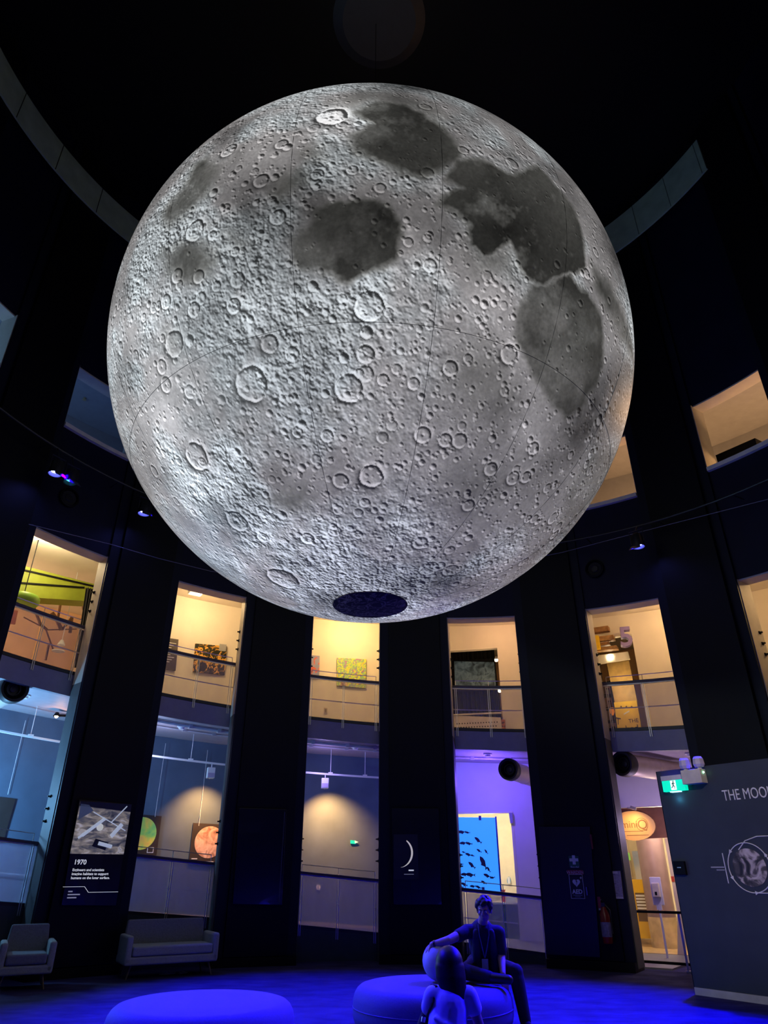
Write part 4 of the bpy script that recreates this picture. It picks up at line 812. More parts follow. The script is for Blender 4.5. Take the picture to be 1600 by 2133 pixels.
build('dome', MB().lathe([(.0001, -.012), (.05, -.010), (.06, -.0065), (.0001, -.0065)], 20, (-.04, 0, zz0 + 1.20), 'y'), mat('print_dome', (.6, .6, .55), .6, emis=(.6, .62, .6), es=.6), art)
build('pit', MB().prism([(-.12, zz0 + .90), (.12, zz0 + .84), (.16, zz0 + .96), (-.08, zz0 + 1.02)], -.0075, -.0062), dusk, art); build('cliff', MB().prism([(-.44, zz0 + 1.30), (-.20, zz0 + 1.46), (-.30, zz0 + 1.55), (-.44, zz0 + 1.56)], -.0075, -.0062), mat('print_slate', (.06, .08, .16), .6, emis=(.06, .08, .16), es=.4), art)
build('horizon', MB().prism([(x0 + .03, zz1 - .10), (x1 - .03, zz1 - .16), (x1 - .03, zz1 - .03), (x0 + .03, zz1 - .03)], -.0075, -.0062), dusk, art)
text('lettering', '1970', .105, lit_white, o, (x0 + .12, -.003, zz0 + .62), .001, bold=.002)
for i, s in enumerate(('Engineers and scientists', 'imagine habitats to support', 'humans on the lunar surface.')): text('lettering', s, .056, lit_white, o, (x0 + .12, -.003, zz0 + .52 - i * .06), .001, bold=.001)
build('rule', MB().prism([(x0 + .02, zz0 + .285), (-.12, zz0 + .285), (-.04, zz0 + .20), (x1 - .02, zz0 + .20), (x1 - .02, zz0 + .206), (-.036, zz0 + .206), (-.116, zz0 + .291), (x0 + .02, zz0 + .291)], -.003, -.0005), lit_white, o)
for dz, w_ in ((.21, .07), (.165, .20), (.12, .15)): build('caption', MB().box(x0 + .12, x0 + .12 + w_, -.003, -.0005, zz0 + dz, zz0 + dz + .018), mat('print_dim', (.4, .4, .5), .6, emis=(.35, .36, .5), es=.4), o)
o, po, t, z = px_thing('blank_display', 'tall blank dark display panel between the two warm-lit bays', 'display panel', [(499, 1683), (597, 1686), (588, 1885), (485, 1883)], RP, mat('panel_navy', (.006, .007, .020), .22, .1, coat=.4), .044, 'case', bevel=.004)
x0, x1, zz0, zz1 = rect(po); build('edge_strip', MB().box(x1 - .07, x1 - .055, -.006, -.0005, zz0 + .02, zz1 - .05), mat('edge_grey', (.05, .05, .07), .4), o)
o, po, t, z = px_thing('crescent_display', 'tall dark display panel with a thin white crescent moon', 'display panel', [(816, 1683), (914, 1684), (920, 1884), (820, 1884)], RP, panel_black, .044, 'case')
(xa, za), (xb, zb) = loc_px(820, 1738, RP, t, z), loc_px(872, 1832, RP, t, z)
build('picture', MB().box(xa, xb, -.004, -.0005, zb, za), mat('print_night', (.007, .007, .020), .5), o)
cx_, cz_ = loc_px(833, 1776, RP, t, z); r_ = .26; cres = []
for i in range(17): g_ = math.radians(72 - 144 * i / 16 - 14); cres.append((cx_ + r_ * math.cos(g_), cz_ + r_ * math.sin(g_)))
for i in range(15): g_ = math.radians(-72 + 144 * (i + 1) / 16 - 14); cres.append((cx_ - .045 + (r_ + .008) * math.cos(g_), cz_ + (r_ + .008) * math.sin(g_)))
build('crescent', MB().prism(cres, -.007, -.0045), mat('crescent_white', (.75, .72, .68), .6, emis=(.62, .58, .54), es=.6), o)
cx_, cz_ = loc_px(862, 1813, RP, t, z); build('caption', MB().box(cx_ - .10, cx_ + .0, -.007, -.0045, cz_ - .01, cz_ + .012), lit_white, o); build('caption', MB().box(cx_ - .19, cx_ + .0, -.007, -.0045, cz_ - .07, cz_ - .062), mat('print_dim', (.4, .4, .5)), o)
# emergency signs
o, po, t, z = px_thing('service_door', 'dark navy service door in the pier with the emergency signs', 'door', [(1122, 1722), (1228, 1722), (1250, 1994), (1137, 1988)], RP + .015, mat('door_navy', (.0032, .0036, .013), .4, .1), .030, 'leaf')
x0, x1, zz0, zz1 = rect(po); build('handle', MB().box(x1 - .20, x1 - .18, -.05, -.0005, -.10, .03), mat('handle_steel', (.3, .3, .35), .3, metal=.8), o)
sgn_w = mat('sign_white', (.62, .64, .70), .6); sgn_g = mat('sign_green', (.012, .10, .07), .6)
o, po, t, z = px_thing('first_aid_sign', 'dark green first aid sign with a white cross', 'sign', [(1184, 1783), (1205, 1783), (1208, 1807), (1187, 1807)], RP - .002, sgn_g, .015, 'plate')
build('cross', MB().prism([(-.08, .005), (-.08, .055), (-.027, .055), (-.027, .105), (.027, .105), (.027, .055), (.08, .055), (.08, .005), (.027, .005), (.027, -.045), (-.027, -.045), (-.027, .005)], -.004, -.0005), sgn_w, o)
text('lettering', 'First Aid', .042, sgn_w, o, (0, -.003, -.10), .001, 'CENTER')
o, po, t, z = px_thing('warden_sign', 'small red sign reading warden', 'sign', [(1181, 1812), (1213, 1812), (1215, 1822), (1183, 1822)], RP - .002, mat('sign_red', (.20, .02, .035), .6), .015, 'plate')
text('lettering', 'WARDEN', .072, mat('sign_rose', (.50, .30, .40), .6), o, (0, -.003, -.026), .001, 'CENTER', bold=.001)
o, po, t, z = px_thing('aed_sign', 'dark sign with a white heart and AED lettering', 'sign', [(1186, 1826), (1212, 1826), (1218, 1867), (1191, 1867)], RP - .002, mat('sign_dark', (.008, .010, .022), .5), .015, 'plate')
x0, x1, zz0, zz1 = rect(po)
bd_ = MB()
for a in ((-.125, -.118, -.195, .195), (.118, .125, -.195, .195)): bd_.box(a[0], a[1], -.004, -.0005, a[2], a[3])
for a in ((-.1175, .1175, -.195, -.188), (-.1175, .1175, .188, .195)): bd_.box(a[0], a[1], -.004, -.0005, a[2], a[3])
build('border', bd_, sgn_w, o)
hp = []
for i in range(28): g_ = 2 * math.pi * i / 28; hp.append((.0048 * 16 * math.sin(g_) ** 3 * .9, .06 + .0048 * (13 * math.cos(g_) - 5 * math.cos(2 * g_) - 2 * math.cos(3 * g_) - math.cos(4 * g_)) * .9))
build('heart', MB().prism(hp, -.004, -.0005), sgn_w, o)
build('bolt', MB().prism([(.012, .13), (-.012, .075), (.004, .075), (-.010, .005), (.022, .088), (.006, .088)], -.006, -.0045), MATS['sign_dark'], o)
build('spark', MB().prism([(.09, .165), (.097, .145), (.115, .138), (.097, .131), (.09, .112), (.083, .131), (.065, .138), (.083, .145)], -.004, -.0005), sgn_w, o)
text('lettering', 'AED', .095, sgn_w, o, (0, -.003, -.115), .001, 'CENTER', bold=.003); build('caption', MB().box(-.08, .08, -.004, -.0005, -.145, -.137), mat('sign_dim', (.25, .26, .32), .6), o); build('caption', MB().box(-.05, .05, -.004, -.0005, -.170, -.162), MATS['sign_dim'], o)
o, po, t, z = px_thing('notice', 'framed pale violet notice sheet beside the lit doorway', 'notice', [(1256, 1815), (1292, 1814), (1299, 1872), (1263, 1873)], R - .04, mat('paper_lilac', (.18, .16, .30), .7, .25, 30), .03, 'sheet')
x0, x1, zz0, zz1 = rect(po); fr = mat('frame_lilac', (.32, .30, .45), .5)
build('frame', MB().box(x0 + .03, x1 - .05, -.008, -.0005, zz1 - .045, zz1 - .01), fr, o); build('frame', MB().box(x0 + .06, x1 - .01, -.008, -.0005, zz0 + .01, zz0 + .04), fr, o)
for i in range(7): build('text_line', MB().box(x0 + .08, x1 - .10 - .04 * (i % 3), -.003, -.0005, .16 - i * .05, .175 - i * .05), mat('ink_violet', (.08, .07, .16), .6), o)
def extinguisher(px, py, label, h_=.55):
    t, _ = cylhit(px, py, R - .2); o = wall_thing('fire_extinguisher', label, 'extinguisher', t, R - .245, .42, 'fire extinguishers')
    red = mat('extinguisher_red', (.16, .008, .008), .3); b_ = build('cylinder', MB().lathe([(.0001, 0), (.075, 0), (.085, .02), (.085, h_ - .12), (.05, h_ - .04), (.03, h_)], 24), red, o, smooth=True)
    build('label_sheet', MB().lathe([(.0855, .10), (.0865, .10), (.0865, .32), (.0855, .32)], 24), mat('label_pale', (.15, .14, .24), .6, .4, 20), b_)
    build('valve', MB().box(-.03, .03, -.02, .02, h_, h_ + .06), dark_metal, o); build('lever', MB().tube([(0, -.02, h_ + .07), (.0, -.12, h_ + .11)], .012, 6), dark_metal, o); build('hose', MB().tube([(.03, 0, h_ + .03), (.11, -.02, h_ - .05), (.11, -.03, .15)], .012, 6), rubber, o)
    build('wall_bracket', MB().box(-.03, .03, .08, .11, .30, .36), dark_metal, o)
extinguisher(1268, 1960, 'dark red fire extinguisher with a pale label, below the notice')
o, po, t, z = px_thing('call_point_strip', 'narrow dark red strip at the edge of the service door', 'strip', [(1228, 1738), (1232, 1738), (1236, 1768), (1233, 1769)], R - .19, mat('strip_red', (.16, .01, .02), .5), .02, 'strip')
o, po, t, z = px_thing('alarm_call_point', 'small dark red alarm call point below the strip', 'call point', [(1244, 1868), (1250, 1868), (1253, 1891), (1247, 1892)], R - .115, mat('strip_red', (.16, .01, .02), .5), .05, 'body')
build('cap', MB().box(-.02, .03, -.02, -.0005, -.12, -.09), mat('cap_grey', (.25, .25, .28), .5), o)

# ================================================================== THE MOON BOARD
A_, B_ = ground(1450, 2072), ground(1600, 2093); d_ = (B_ - A_).normalized(); ang = math.atan2(d_.y, d_.x)
board = thing('moon_board', 'dark grey exhibition board titled the moon beside the doorway', 'exhibition board', A_, ang)
build('panel', MB().box(0, 4.2, 0, .16, .09, 2.92), mat('board_grey', (.030, .036, .050), .6, .12, 3), board); build('left_edge', MB().box(-.012, -.0005, .0, .16, 0, 2.92), black, board); build('skirting', MB().box(0, 4.2, -.015, .16, 0, .088), mat('skirting_white', (.5, .48, .45), .5), board)
def bpt(px, py):
    r_ = Vector(ray(px, py)); n_ = Vector((-d_.y, d_.x, 0)); k = (A_ - Vector((0, 0, CAM_H))).dot(n_) / r_.dot(n_); P = Vector((0, 0, CAM_H)) + r_ * k; return (P - A_).dot(d_), P.z
bw = mat('board_white', (.72, .70, .68), .6, emis=None)
xa, za = bpt(1508, 1668); text('title', 'THE MOON', .205, bw, board, (xa, -.004, za), .004, sx=.70, spacing=1.0)
cx_, cz_ = bpt(1562, 1807); R1 = .30
build('earth_print', MB().lathe([(.0001, -.006), (.235, -.006), (.235, -.0005), (.0001, -.0005)], 48, (cx_, 0, cz_), 'y'), ramp_mat('earth_print', [(.35, (.03, .03, .04)), (.47, (.10, .09, .09)), (.55, (.45, .38, .36)), (.68, (.65, .58, .56))], 4.5, distort=1.4), board)
build('orbit_ring', MB().tube([(cx_ + R1 * math.cos(i * .1309), -.006, cz_ + R1 * 1.02 * math.sin(i * .1309)) for i in range(48)], .007, 6, True), bw, board)
build('orbit_line', MB().tube([(cx_ - .1, -.006, cz_ + .22), (cx_ + .02, -.006, cz_ + .33), (cx_ + .2, -.006, cz_ + .38), (cx_ + 1.8, -.006, cz_ + .38)], .007, 6), bw, board); build('orbit_line', MB().tube([(cx_ + .02, -.006, cz_ - R1 * 1.02), (cx_ + 1.8, -.006, cz_ - R1 * 1.02 + .0)], .007, 6), bw, board)
for a in (30, 140, 205, 275):
    g_ = math.radians(a); x, zz = cx_ + R1 * math.cos(g_), cz_ + R1 * 1.02 * math.sin(g_); s_ = .032; h_ = g_ + math.pi / 2
    build('arrow_head', MB().prism([(x + s_ * math.cos(h_), zz + s_ * math.sin(h_)), (x + s_ * math.cos(h_ + 2.3), zz + s_ * math.sin(h_ + 2.3)), (x + s_ * math.cos(h_ - 2.3), zz + s_ * math.sin(h_ - 2.3))], -.012, -.0045), bw, board)
(xa, za), (xb, zb) = bpt(1504, 1777), bpt(1519, 1840); build('rule', MB().box(xb - .012, xb, -.005, -.0005, zb, za), bw, board)
for (p_, w_, h_) in (((1481, 1805), .20, .018), ((1493, 1811), .12, .014)): xa, za = bpt(*p_); build('caption', MB().box(xa, xa + w_, -.004, -.0005, za - h_, za), mat('board_dim', (.35, .34, .36), .6), board)
def on_board(name, label, cat, px, py):
    x, zz = bpt(px, py); P = A_ + d_ * x; return thing(name, label, cat, (P.x, P.y, zz), ang)
o = on_board('exit_sign_light', 'glowing green exit sign with a running figure on the board corner', 'exit sign', 1409, 1631)
ex_w = mat('exit_housing', (.62, .58, .52), .5); build('housing', MB().box(-.19, .19, -.10, -.001, .035, .105), ex_w, o)
gp = build('green_panel', MB().box(-.19, .19, -.09, -.012, -.12, .034), mat('exit_glow', (.0, .5, .35), .5, emis=(.0, .70, .42), es=1.1), o)
build('white_field', MB().box(-.045, .045, -.094, -.0905, -.105, .03), mat('exit_white', (.8, .9, .85), .5, emis=(.75, .95, .85), es=1.1), gp)
man = MB().tube([(.005, -.097, .005), (.0, -.097, -.04)], .009, 6); man.ell((.01, -.097, .018), .010, 8, 6); man.tube([(0, -.097, -.04), (.022, -.097, -.06), (.018, -.097, -.088)], .006, 6); man.tube([(0, -.097, -.04), (-.015, -.097, -.062), (-.032, -.097, -.07)], .006, 6); man.tube([(.004, -.097, -.0), (.028, -.097, -.015)], .005, 6); man.tube([(.004, -.097, -.0), (-.022, -.097, -.02)], .005, 6)
build('running_figure', man, mat('exit_dark_green', (.0, .18, .12), .5), gp)
bt = build('lower_tube', MB().box(-.08, .08, -.09, -.02, -.135, -.121), mat('exit_tube', (.6, .9, .95), .4, emis=(.5, .8, 1), es=1.5), o)
x, zz = bpt(1409, 1640); P = A_ + d_ * x; lamp('POINT', (P.x - d_.y * -.0, P.y, zz - .12) if False else tuple(Vector((P.x, P.y, zz - .17)) + Vector((d_.y, -d_.x, 0)) * .06), .5, (.1, .6, .9), None, .03)
o = on_board('emergency_light', 'white twin-head emergency light box beside the green exit sign', 'emergency light', 1452, 1619)
build('box', MB().box(-.16, .16, -.16, -.001, -.10, .10), mat('ivory_box', (.60, .54, .45), .5), o, bevel=.008)
for s_ in (-.11, .12):
    h_ = build('lamp_head', MB().lathe([(.0001, .0), (.065, .0), (.085, .04), (.075, .12), (.055, .15), (.0001, .15)], 8, (s_, -.08, .125)), mat('lilac_plastic', (.52, .46, .62), .5), o); build('swivel', MB().lathe([(.03, .10), (.03, .125)], 10, (s_, -.08, 0)), white, h_)
build('indicator', MB().ell((.17, -.08, .05), .012, 8, 6), mat('led_green', (.3, 1, .6), .4, emis=(.3, 1, .6), es=8), o)
o = on_board('wall_socket_box', 'small black box fixed to the edge of the moon board', 'box', 1419, 1808)
build('body', MB().box(-.09, .09, -.05, -.001, -.09, .09), black, o, bevel=.006); build('slot', MB().box(-.03, .03, -.054, -.0505, .0, .012), steel, o)
lamp('SPOT', pol(166, 6.6, 6.6), 1500, (1, .86, .72), tuple(A_ + d_ * 1.6 + Vector((0, 0, 2.3))), .08, 24, .8)

# ================================================================== FURNITURE
fab = mat('sofa_fabric', (.34, .38, .37), .85, .10, 40, bump=.15); fab2 = mat('sofa_cushion', (.20, .22, .26), .85, .12, 40, bump=.15)
leg_m = mat('sofa_leg', (.12, .11, .10), .4, metal=.5)
def seat(name, label, cat, t, r, w):
    o = wall_thing(name, label, cat, t, r, 0, 'grey seats against the drum wall')
    h = w / 2
    for s_ in (-1, 1): build('arm', MB().box(min(s_ * h, s_ * (h - .10)), max(s_ * h, s_ * (h - .10)), -.36, .30, .20, .60), fab, o, bevel=.035)
    build('base', MB().box(-h + .005, h - .005, -.36, .36, .19, .31), fab, o, bevel=.03)
    b_ = build('backrest', MB().add([(-h + .06, .24, .31), (h - .06, .24, .31), (h - .06, .37, .31), (-h + .06, .37, .31), (-h + .11, .31, .80), (h - .11, .31, .80), (h - .11, .40, .78), (-h + .11, .40, .78)], [(0, 3, 2, 1), (4, 5, 6, 7), (0, 1, 5, 4), (1, 2, 6, 5), (2, 3, 7, 6), (3, 0, 4, 7)]), fab2, o, bevel=.03)
    build('seat_cushion', MB().box(-h + .105, h - .105, -.37, .235, .312, .45), fab2 if w < 1 else fab, o, bevel=.03)
    for sx_ in (-1, 1):
        for sy_ in (-1, 1): build('leg', MB().tube([(sx_ * (h - .13), sy_ * .24, .195), (sx_ * (h - .07), sy_ * .29, .0)], [.02, .012], 8), leg_m, o)
    return o
seat('sofa', 'two-seat grey sofa with padded arms below the planet posters', 'sofa', cylhit(351, 1965, 7.28)[0], 7.26, 1.52)
seat('armchair', 'single grey armchair with padded arms beside the lunar base panel', 'armchair', cylhit(58, 1965, 7.28)[0], 7.26, .76).rotation_euler[2] = math.radians(27)
otm = mat('ottoman_fabric', (.085, .07, .19), .75, .08, 60, bump=.1)
def ottoman(x, y, label, r=.87, h=.42):
    o = thing('round_ottoman', label, 'ottoman', (x, y, 0), random.random(), 'round ottomans on the carpet')
    prof = [(.0001, .03), (r - .08, .03)] + [(r - .10 + .10 * math.sin(a) + .0, .16 - .12 * math.cos(a)) for a in (.3, .7, 1.1, 1.5)] + [(r, .22)] + [(r - .13 + .13 * math.cos(a), h - .16 + .16 * math.sin(a)) for a in (.15, .5, .85, 1.2, 1.5)] + [(r * .5, h + .012), (.0001, h + .015)]
    build('cushion', MB().lathe(prof, 64), otm, o, smooth=70); build('plinth', MB().lathe([(.0001, 0), (r - .14, 0), (r - .14, .029), (.0001, .029)], 48), black, o)
    build('piping', MB().lathe([(r + .000, .215), (r + .006, .22), (r, .225)], 64), otm, o); return o
OT2 = (.53, 9.05)
ottoman(-1.72, 7.88, 'round ottoman standing empty on the blue carpet'); ottoman(*OT2, 'round ottoman with the seated man')
sc_m = mat('paper_white', (.55, .52, .62), .7)
for i, (px, py, lab) in enumerate(((347, 2029, 'longer white paper scrap on the carpet before the sofa'), (381, 2027, 'shorter white paper scrap on the carpet before the sofa'))):
    g_ = ground(px, py); mb = MB(); n = 7; w_ = (.13, .07)[i]
    pts = [(w_ * (1 + .25 * math.sin(5 * a)) * math.cos(a), .10 * (1 + .3 * math.cos(3 * a)) * math.sin(a)) for a in [2 * math.pi * j / 14 for j in range(14)]]
    mb.add([(x, y, .0005) for x, y in pts] + [(x, y, .012 + .008 * math.sin(9 * x)) for x, y in pts], [tuple(range(13, -1, -1)), tuple(range(14, 28))] + [(j, (j + 1) % 14, (j + 1) % 14 + 14, j + 14) for j in range(14)])
    s_ = build('paper_scrap', mb, sc_m); s_.location = (g_.x, g_.y, 0); tag(s_, lab, 'paper', 'paper scraps on the carpet')

# ================================================================== LIGHTING RING, CABLES, SPEAKERS
ring_pts = [pol(-110 + 4 * i, 7.45, z_pipe(-110 + 4 * i)) for i in range(56)]
ringo = thing('lighting_ring', 'dark pipe ring carrying the blue spotlights round the drum', 'pipe', pol(0, 7.45, z_pipe(0)))
wbuild('pipe', MB().tube(ring_pts, .024, 8), dark_metal, ringo, smooth=True)
for t in range(-96, 100, 12):
    wbuild('stand_off', MB().tube([pol(t, 7.45, z_pipe(t)), pol(t, 7.80, z_pipe(t))], .014, 6), dark_metal, ringo)
lens_b = mat('lens_blue', (.1, .1, 1), .3, emis=(.14, .16, 1.0), es=45)
def par_can(px, py, label, tint=None, t_z=None):
    t, z = cylhit(px, py, 7.3) if t_z is None else t_z
    o = wall_thing('stage_spotlight', label, 'spotlight', t, 7.3, z, 'spotlights on the lighting ring')
    o.scale = (1.35, 1.35, 1.35)
    build('can', MB().lathe([(.05, .20), (.085, .16), (.095, -.02), (.088, -.02), (.075, .10)], 20), dark_metal, o, smooth=True)
    build('lens', MB().lathe([(.0001, .02), (.06, .025), (.075, .04), (.0001, .05)], 20), tint or lens_b, o)
    build('yoke', MB().tube([(-.10, 0, .05), (-.105, 0, .25), (.105, 0, .25), (.10, 0, .05)], .010, 6), dark_metal, o)
    build('barn_door', MB().add([(-.07, -.09, -.02), (.07, -.09, -.02), (.09, -.16, -.10), (-.09, -.16, -.10), (-.07, -.094, -.02), (.07, -.094, -.02), (.09, -.164, -.10), (-.09, -.164, -.10)], [(0, 1, 2, 3), (7, 6, 5, 4), (0, 4, 5, 1), (1, 5, 6, 2), (2, 6, 7, 3), (3, 7, 4, 0)]), mat('barn_door', (.10, .10, .14), .35, metal=.5), o)
    dz = z_pipe(t) - z
    build('hanger', MB().tube([(0, 0, .25), (0, .11, max(dz / 1.35, .28))], .010, 6), dark_metal, o)
par_can(115, 985, 'blue stage spotlight nearest the teal spotlight'); par_can(300, 1068, 'blue stage spotlight half way between the teal one and the moon'); par_can(1330, 1137, 'blue stage spotlight above a black loudspeaker')
par_can(146, 1003, 'stage spotlight with a dim teal lens', mat('lens_teal', (.1, .5, .6), .3, emis=(.08, .5, .6), es=1.6))
def speaker(px, py, label):
    t, z = cylhit(px, py, R + .05); o = wall_thing('loudspeaker', label, 'loudspeaker', t, R + .045, z, 'round loudspeakers')
    build('ring', MB().lathe([(.20, -.001), (.20, -.06), (.16, -.075), (.15, -.02)], 32, axis='y'), black, o, smooth=True); build('cone', MB().lathe([(.149, -.03), (.05, -.012), (.0001, -.03)], 32, axis='y'), mat('cone_black', (.006, .006, .008), .8), o, smooth=True); build('grille', MB().lathe([(.07, -.045), (.075, -.05), (.08, -.045)], 24, axis='y'), dark_metal, o)
speaker(1240, 1186, 'round black loudspeaker on the wall above the shop bay'); speaker(142, 1038, 'round black loudspeaker on the wall under the teal spotlight')
cab = [cylhit(*q, 7.55) for q in ((60, 1092), (228, 1133), (330, 1163), (440, 1190))]; cab2 = [cylhit(*q, 7.55) for q in ((1170, 1151), (1380, 1096), (1600, 1040))]
tag(build('tension_cable', MB().tube([pol(a, 7.55, b) for a, b in cab + [(-12, 7.36), (5, 7.5)] + cab2 + [(100, 7.1)]], .006, 6), mat('cable_grey', (.22, .22, .26), .5)), 'thin pale cable strung round the drum behind the moon', 'cable')
# third level details
for k, lab in ((0, 'white rail in the blue-lit top opening'), (-1, 'white rail in the topmost blue opening, mostly cut off')):
    c = C0 + STEP * k; tag(build('top_rail', MB().arc(c - 6.2, c + 6.2, R + .47, R + .53, lambda t: z_sill3(t) + .26, lambda t: z_sill3(t) + .33, 6), mat('sill_cream', (.7, .68, .6), .5)), lab, 'rail')
px_thing('display_case', 'long black case standing in the warm top opening', 'case', [(1490, 948), (1572, 912), (1580, 940), (1498, 975)], 8.6, black, .3, 'body')
o = wall_thing('sprinkler', 'tiny brass sprinkler on the blue-lit top ceiling', 'sprinkler', *(lambda q: (q[0], 9.9, q[1]))(cylhit(174, 839, 9.9)))
o.location.z = z_ceil3(cylhit(174, 839, 9.9)[0]); build('body', MB().lathe([(.03, 0), (.03, -.05), (.05, -.06), (.0001, -.065)], 12), mat('brass', (.6, .5, .3), .4, metal=.6), o)
# ================================================================== PEOPLE
skin_m = mat('skin', (.46, .30, .24), .55, .06, 30); hair_m = mat('hair_dark', (.022, .014, .014), .5, .3, 60)
def limb(mb, pts, rs, seg=14):
    """tapered chain with rounded joints and ends"""
    P = [Vector(p) for p in pts]; n = 6; cp, cr = [], []
    for i in range(len(P) - 1):
        for k in range(n): u = k / n; cp.append(P[i].lerp(P[i + 1], u)); cr.append(rs[i] + (rs[i + 1] - rs[i]) * u)
    cp.append(P[-1]); cr.append(rs[-1]); mb.tube(cp, cr, seg)
    for p, r in zip(P, rs): mb.ell(p, r * .995, seg, 10)
    return mb
def merged(name, mb, m, parent, voxel=.007, smooth=6, inflate=0.0):
    me = bpy.data.meshes.new(name); me.from_pydata(mb.v, [], mb.f); me.validate()
    bm = bmesh.new(); bm.from_mesh(me); bmesh.ops.remove_doubles(bm, verts=bm.verts, dist=1e-6); bmesh.ops.recalc_face_normals(bm, faces=bm.faces); bm.to_mesh(me); bm.free()
    o = bpy.data.objects.new(name, me); COL.objects.link(o); me.materials.append(m)
    r_ = o.modifiers.new('merge', 'REMESH'); r_.mode = 'VOXEL'; r_.voxel_size = voxel; r_.use_smooth_shade = True
    s_ = o.modifiers.new('soft', 'SMOOTH'); s_.factor = .5; s_.iterations = smooth
    dg = bpy.context.evaluated_depsgraph_get(); me2 = bpy.data.meshes.new_from_object(o.evaluated_get(dg)); o.modifiers.clear(); o.data = me2
    if not me2.materials: me2.materials.append(m)
    o.parent = parent; return o
def hand(mb, wrist, fwd, up, side, s=1.0, curl=.5, spread=.16):
    """palm, four fingers of unequal length and a thumb from the side of the palm; up = back of the hand"""
    w_ = Vector(wrist); f = Vector(fwd).normalized(); u = Vector(up); u = (u - f * u.dot(f)).normalized(); r = f.cross(u) * side
    for k in range(4): limb(mb, [w_ + f * .01 * s + r * (k - 1.5) * .013 * s, w_ + f * .085 * s + r * (k - 1.5) * .021 * s], [.015 * s, .0125 * s], 8)
    for k, L in enumerate((.062, .074, .078, .068)):      # little .. index, r side is the thumb side
        kk = k - 1.5; b = w_ + f * .088 * s + r * kk * .021 * s; d = (f + r * kk * spread).normalized(); d2 = (d * math.cos(curl) - u * math.sin(curl)).normalized(); d3 = (d * math.cos(2 * curl) - u * math.sin(2 * curl)).normalized()
        p1 = b + d2 * L * .48 * s; p2 = p1 + d3 * L * .52 * s; limb(mb, [b, p1, p2], [.0105 * s, .0095 * s, .0078 * s], 8)
    b = w_ + f * .03 * s + r * .030 * s; p1 = b + (f * .5 + r * .75 - u * .25).normalized() * .040 * s; p2 = p1 + (f * .85 + r * .35 - u * .35).normalized() * .034 * s
    limb(mb, [b, p1, p2], [.0135 * s, .0115 * s, .009 * s], 8)

# ---- seated man
man_t = thing('person', 'man in dark T-shirt and lanyard seated on the ottoman, reaching to a ball', 'person', (1.16, 9.35, .437))
M0 = Vector((1.16, 9.35, .437))
def q(x, y, z): return tuple(Vector((x, y, z)) - M0)
hc = Vector((1.143, 8.95, 1.125)); look = Vector((-.30, -.92, -.22)).normalized()
up_h = (Vector((0.02, 0, 1)) - look * Vector((0.02, 0, 1)).dot(look)).normalized(); rt_h = look.cross(up_h)
def hd(a, b, c): return tuple(hc + rt_h * a + up_h * b + look * c - M0)      # right, up, forward of the head
body = MB()
limb(body, [q(1.16, 9.35, .55), q(1.15, 9.27, .68), q(1.13, 9.17, .82), q(1.125, 9.12, .90)], [.145, .135, .15, .13])
limb(body, [q(1.125, 9.10, .93), q(1.135, 9.03, 1.03)], [.062, .056])
limb(body, [q(.95, 9.10, .91), q(1.30, 9.10, .90)], [.065, .065])
limb(body, [q(.94, 9.09, .905), q(.72, 8.90, .835), q(.535, 8.945, .79)], [.058, .046, .030])
limb(body, [q(1.315, 9.09, .895), q(1.32, 9.07, .665), q(1.30, 8.90, .525)], [.058, .046, .030])
limb(body, [q(1.27, 9.32, .545), q(1.455, 8.99, .525), q(1.51, 8.93, .13)], [.09, .07, .045])
limb(body, [q(1.06, 9.30, .55), q(.885, 8.945, .535), q(1.16, 8.78, .50)], [.09, .068, .045])
limb(body, [q(1.51, 8.95, .065), q(1.55, 8.73, .04)], [.045, .035]); limb(body, [q(1.15, 8.78, .49), q(1.32, 8.74, .475)], [.04, .032])
# head: skull, jaw, nose, ears, brow, lips
sk = MB().ell((0, 0, 0), (.076, .094, .100), 24, 16)
R_h = Matrix((rt_h, look, up_h)).transposed()
def put(mb_src, off=(0, 0, 0)):
    body.add([tuple(R_h @ Vector(v) + hc - M0 + R_h @ Vector(off)) for v in mb_src.v], mb_src.f)
put(MB().ell((0, -.01, .025), (.076, .096, .090), 24, 16)); put(MB().ell((0, .022, -.045), (.058, .068, .070), 20, 14)); put(MB().ell((0, .062, -.088), (.026, .022, .020), 14, 10))
put(MB().ell((0, .098, -.012), (.013, .022, .026), 12, 10)); put(MB().ell((0, .104, -.026), (.018, .014, .011), 12, 8)); put(MB().ell((0, .078, .024), (.052, .016, .010), 16, 8))
for s_ in (-1, 1): put(MB().ell((s_ * .078, -.004, -.008), (.011, .022, .033), 12, 10)); put(MB().ell((s_ * .040, .064, -.022), (.022, .018, .018), 12, 8))
put(MB().ell((0, .086, -.055), (.025, .010, .0065), 14, 8)); put(MB().ell((0, .084, -.066), (.022, .010, .0065), 14, 8))
hand(body, q(.53, 8.945, .788), (-.62, .38, -.62), (-.55, -.35, .75), -1, 1.0, .35, .22)
hand(body, q(1.30, 8.895, .52), (.12, -.30, -.95), (.35, -.9, .28), 1, 1.0, .28, .10)
bo = merged('body', body, skin_m, man_t)
for s_ in (-1, 1):
    e_ = build('eye', MB().ell(hd(s_ * .031, .002, .082), .0115, 12, 8), mat('eye_white', (.7, .7, .7), .3), man_t, smooth=True); build('iris', MB().ell(hd(s_ * .031, .002, .0905), .0055, 10, 6), mat('iris_dark', (.02, .015, .015), .3), e_)
    build('eyebrow', MB().tube([hd(s_ * .014, .022, .093), hd(s_ * .034, .027, .090), hd(s_ * .050, .021, .078)], [.004, .0045, .003], 6), hair_m, man_t)
hr = MB(); rg2 = random.Random(3)
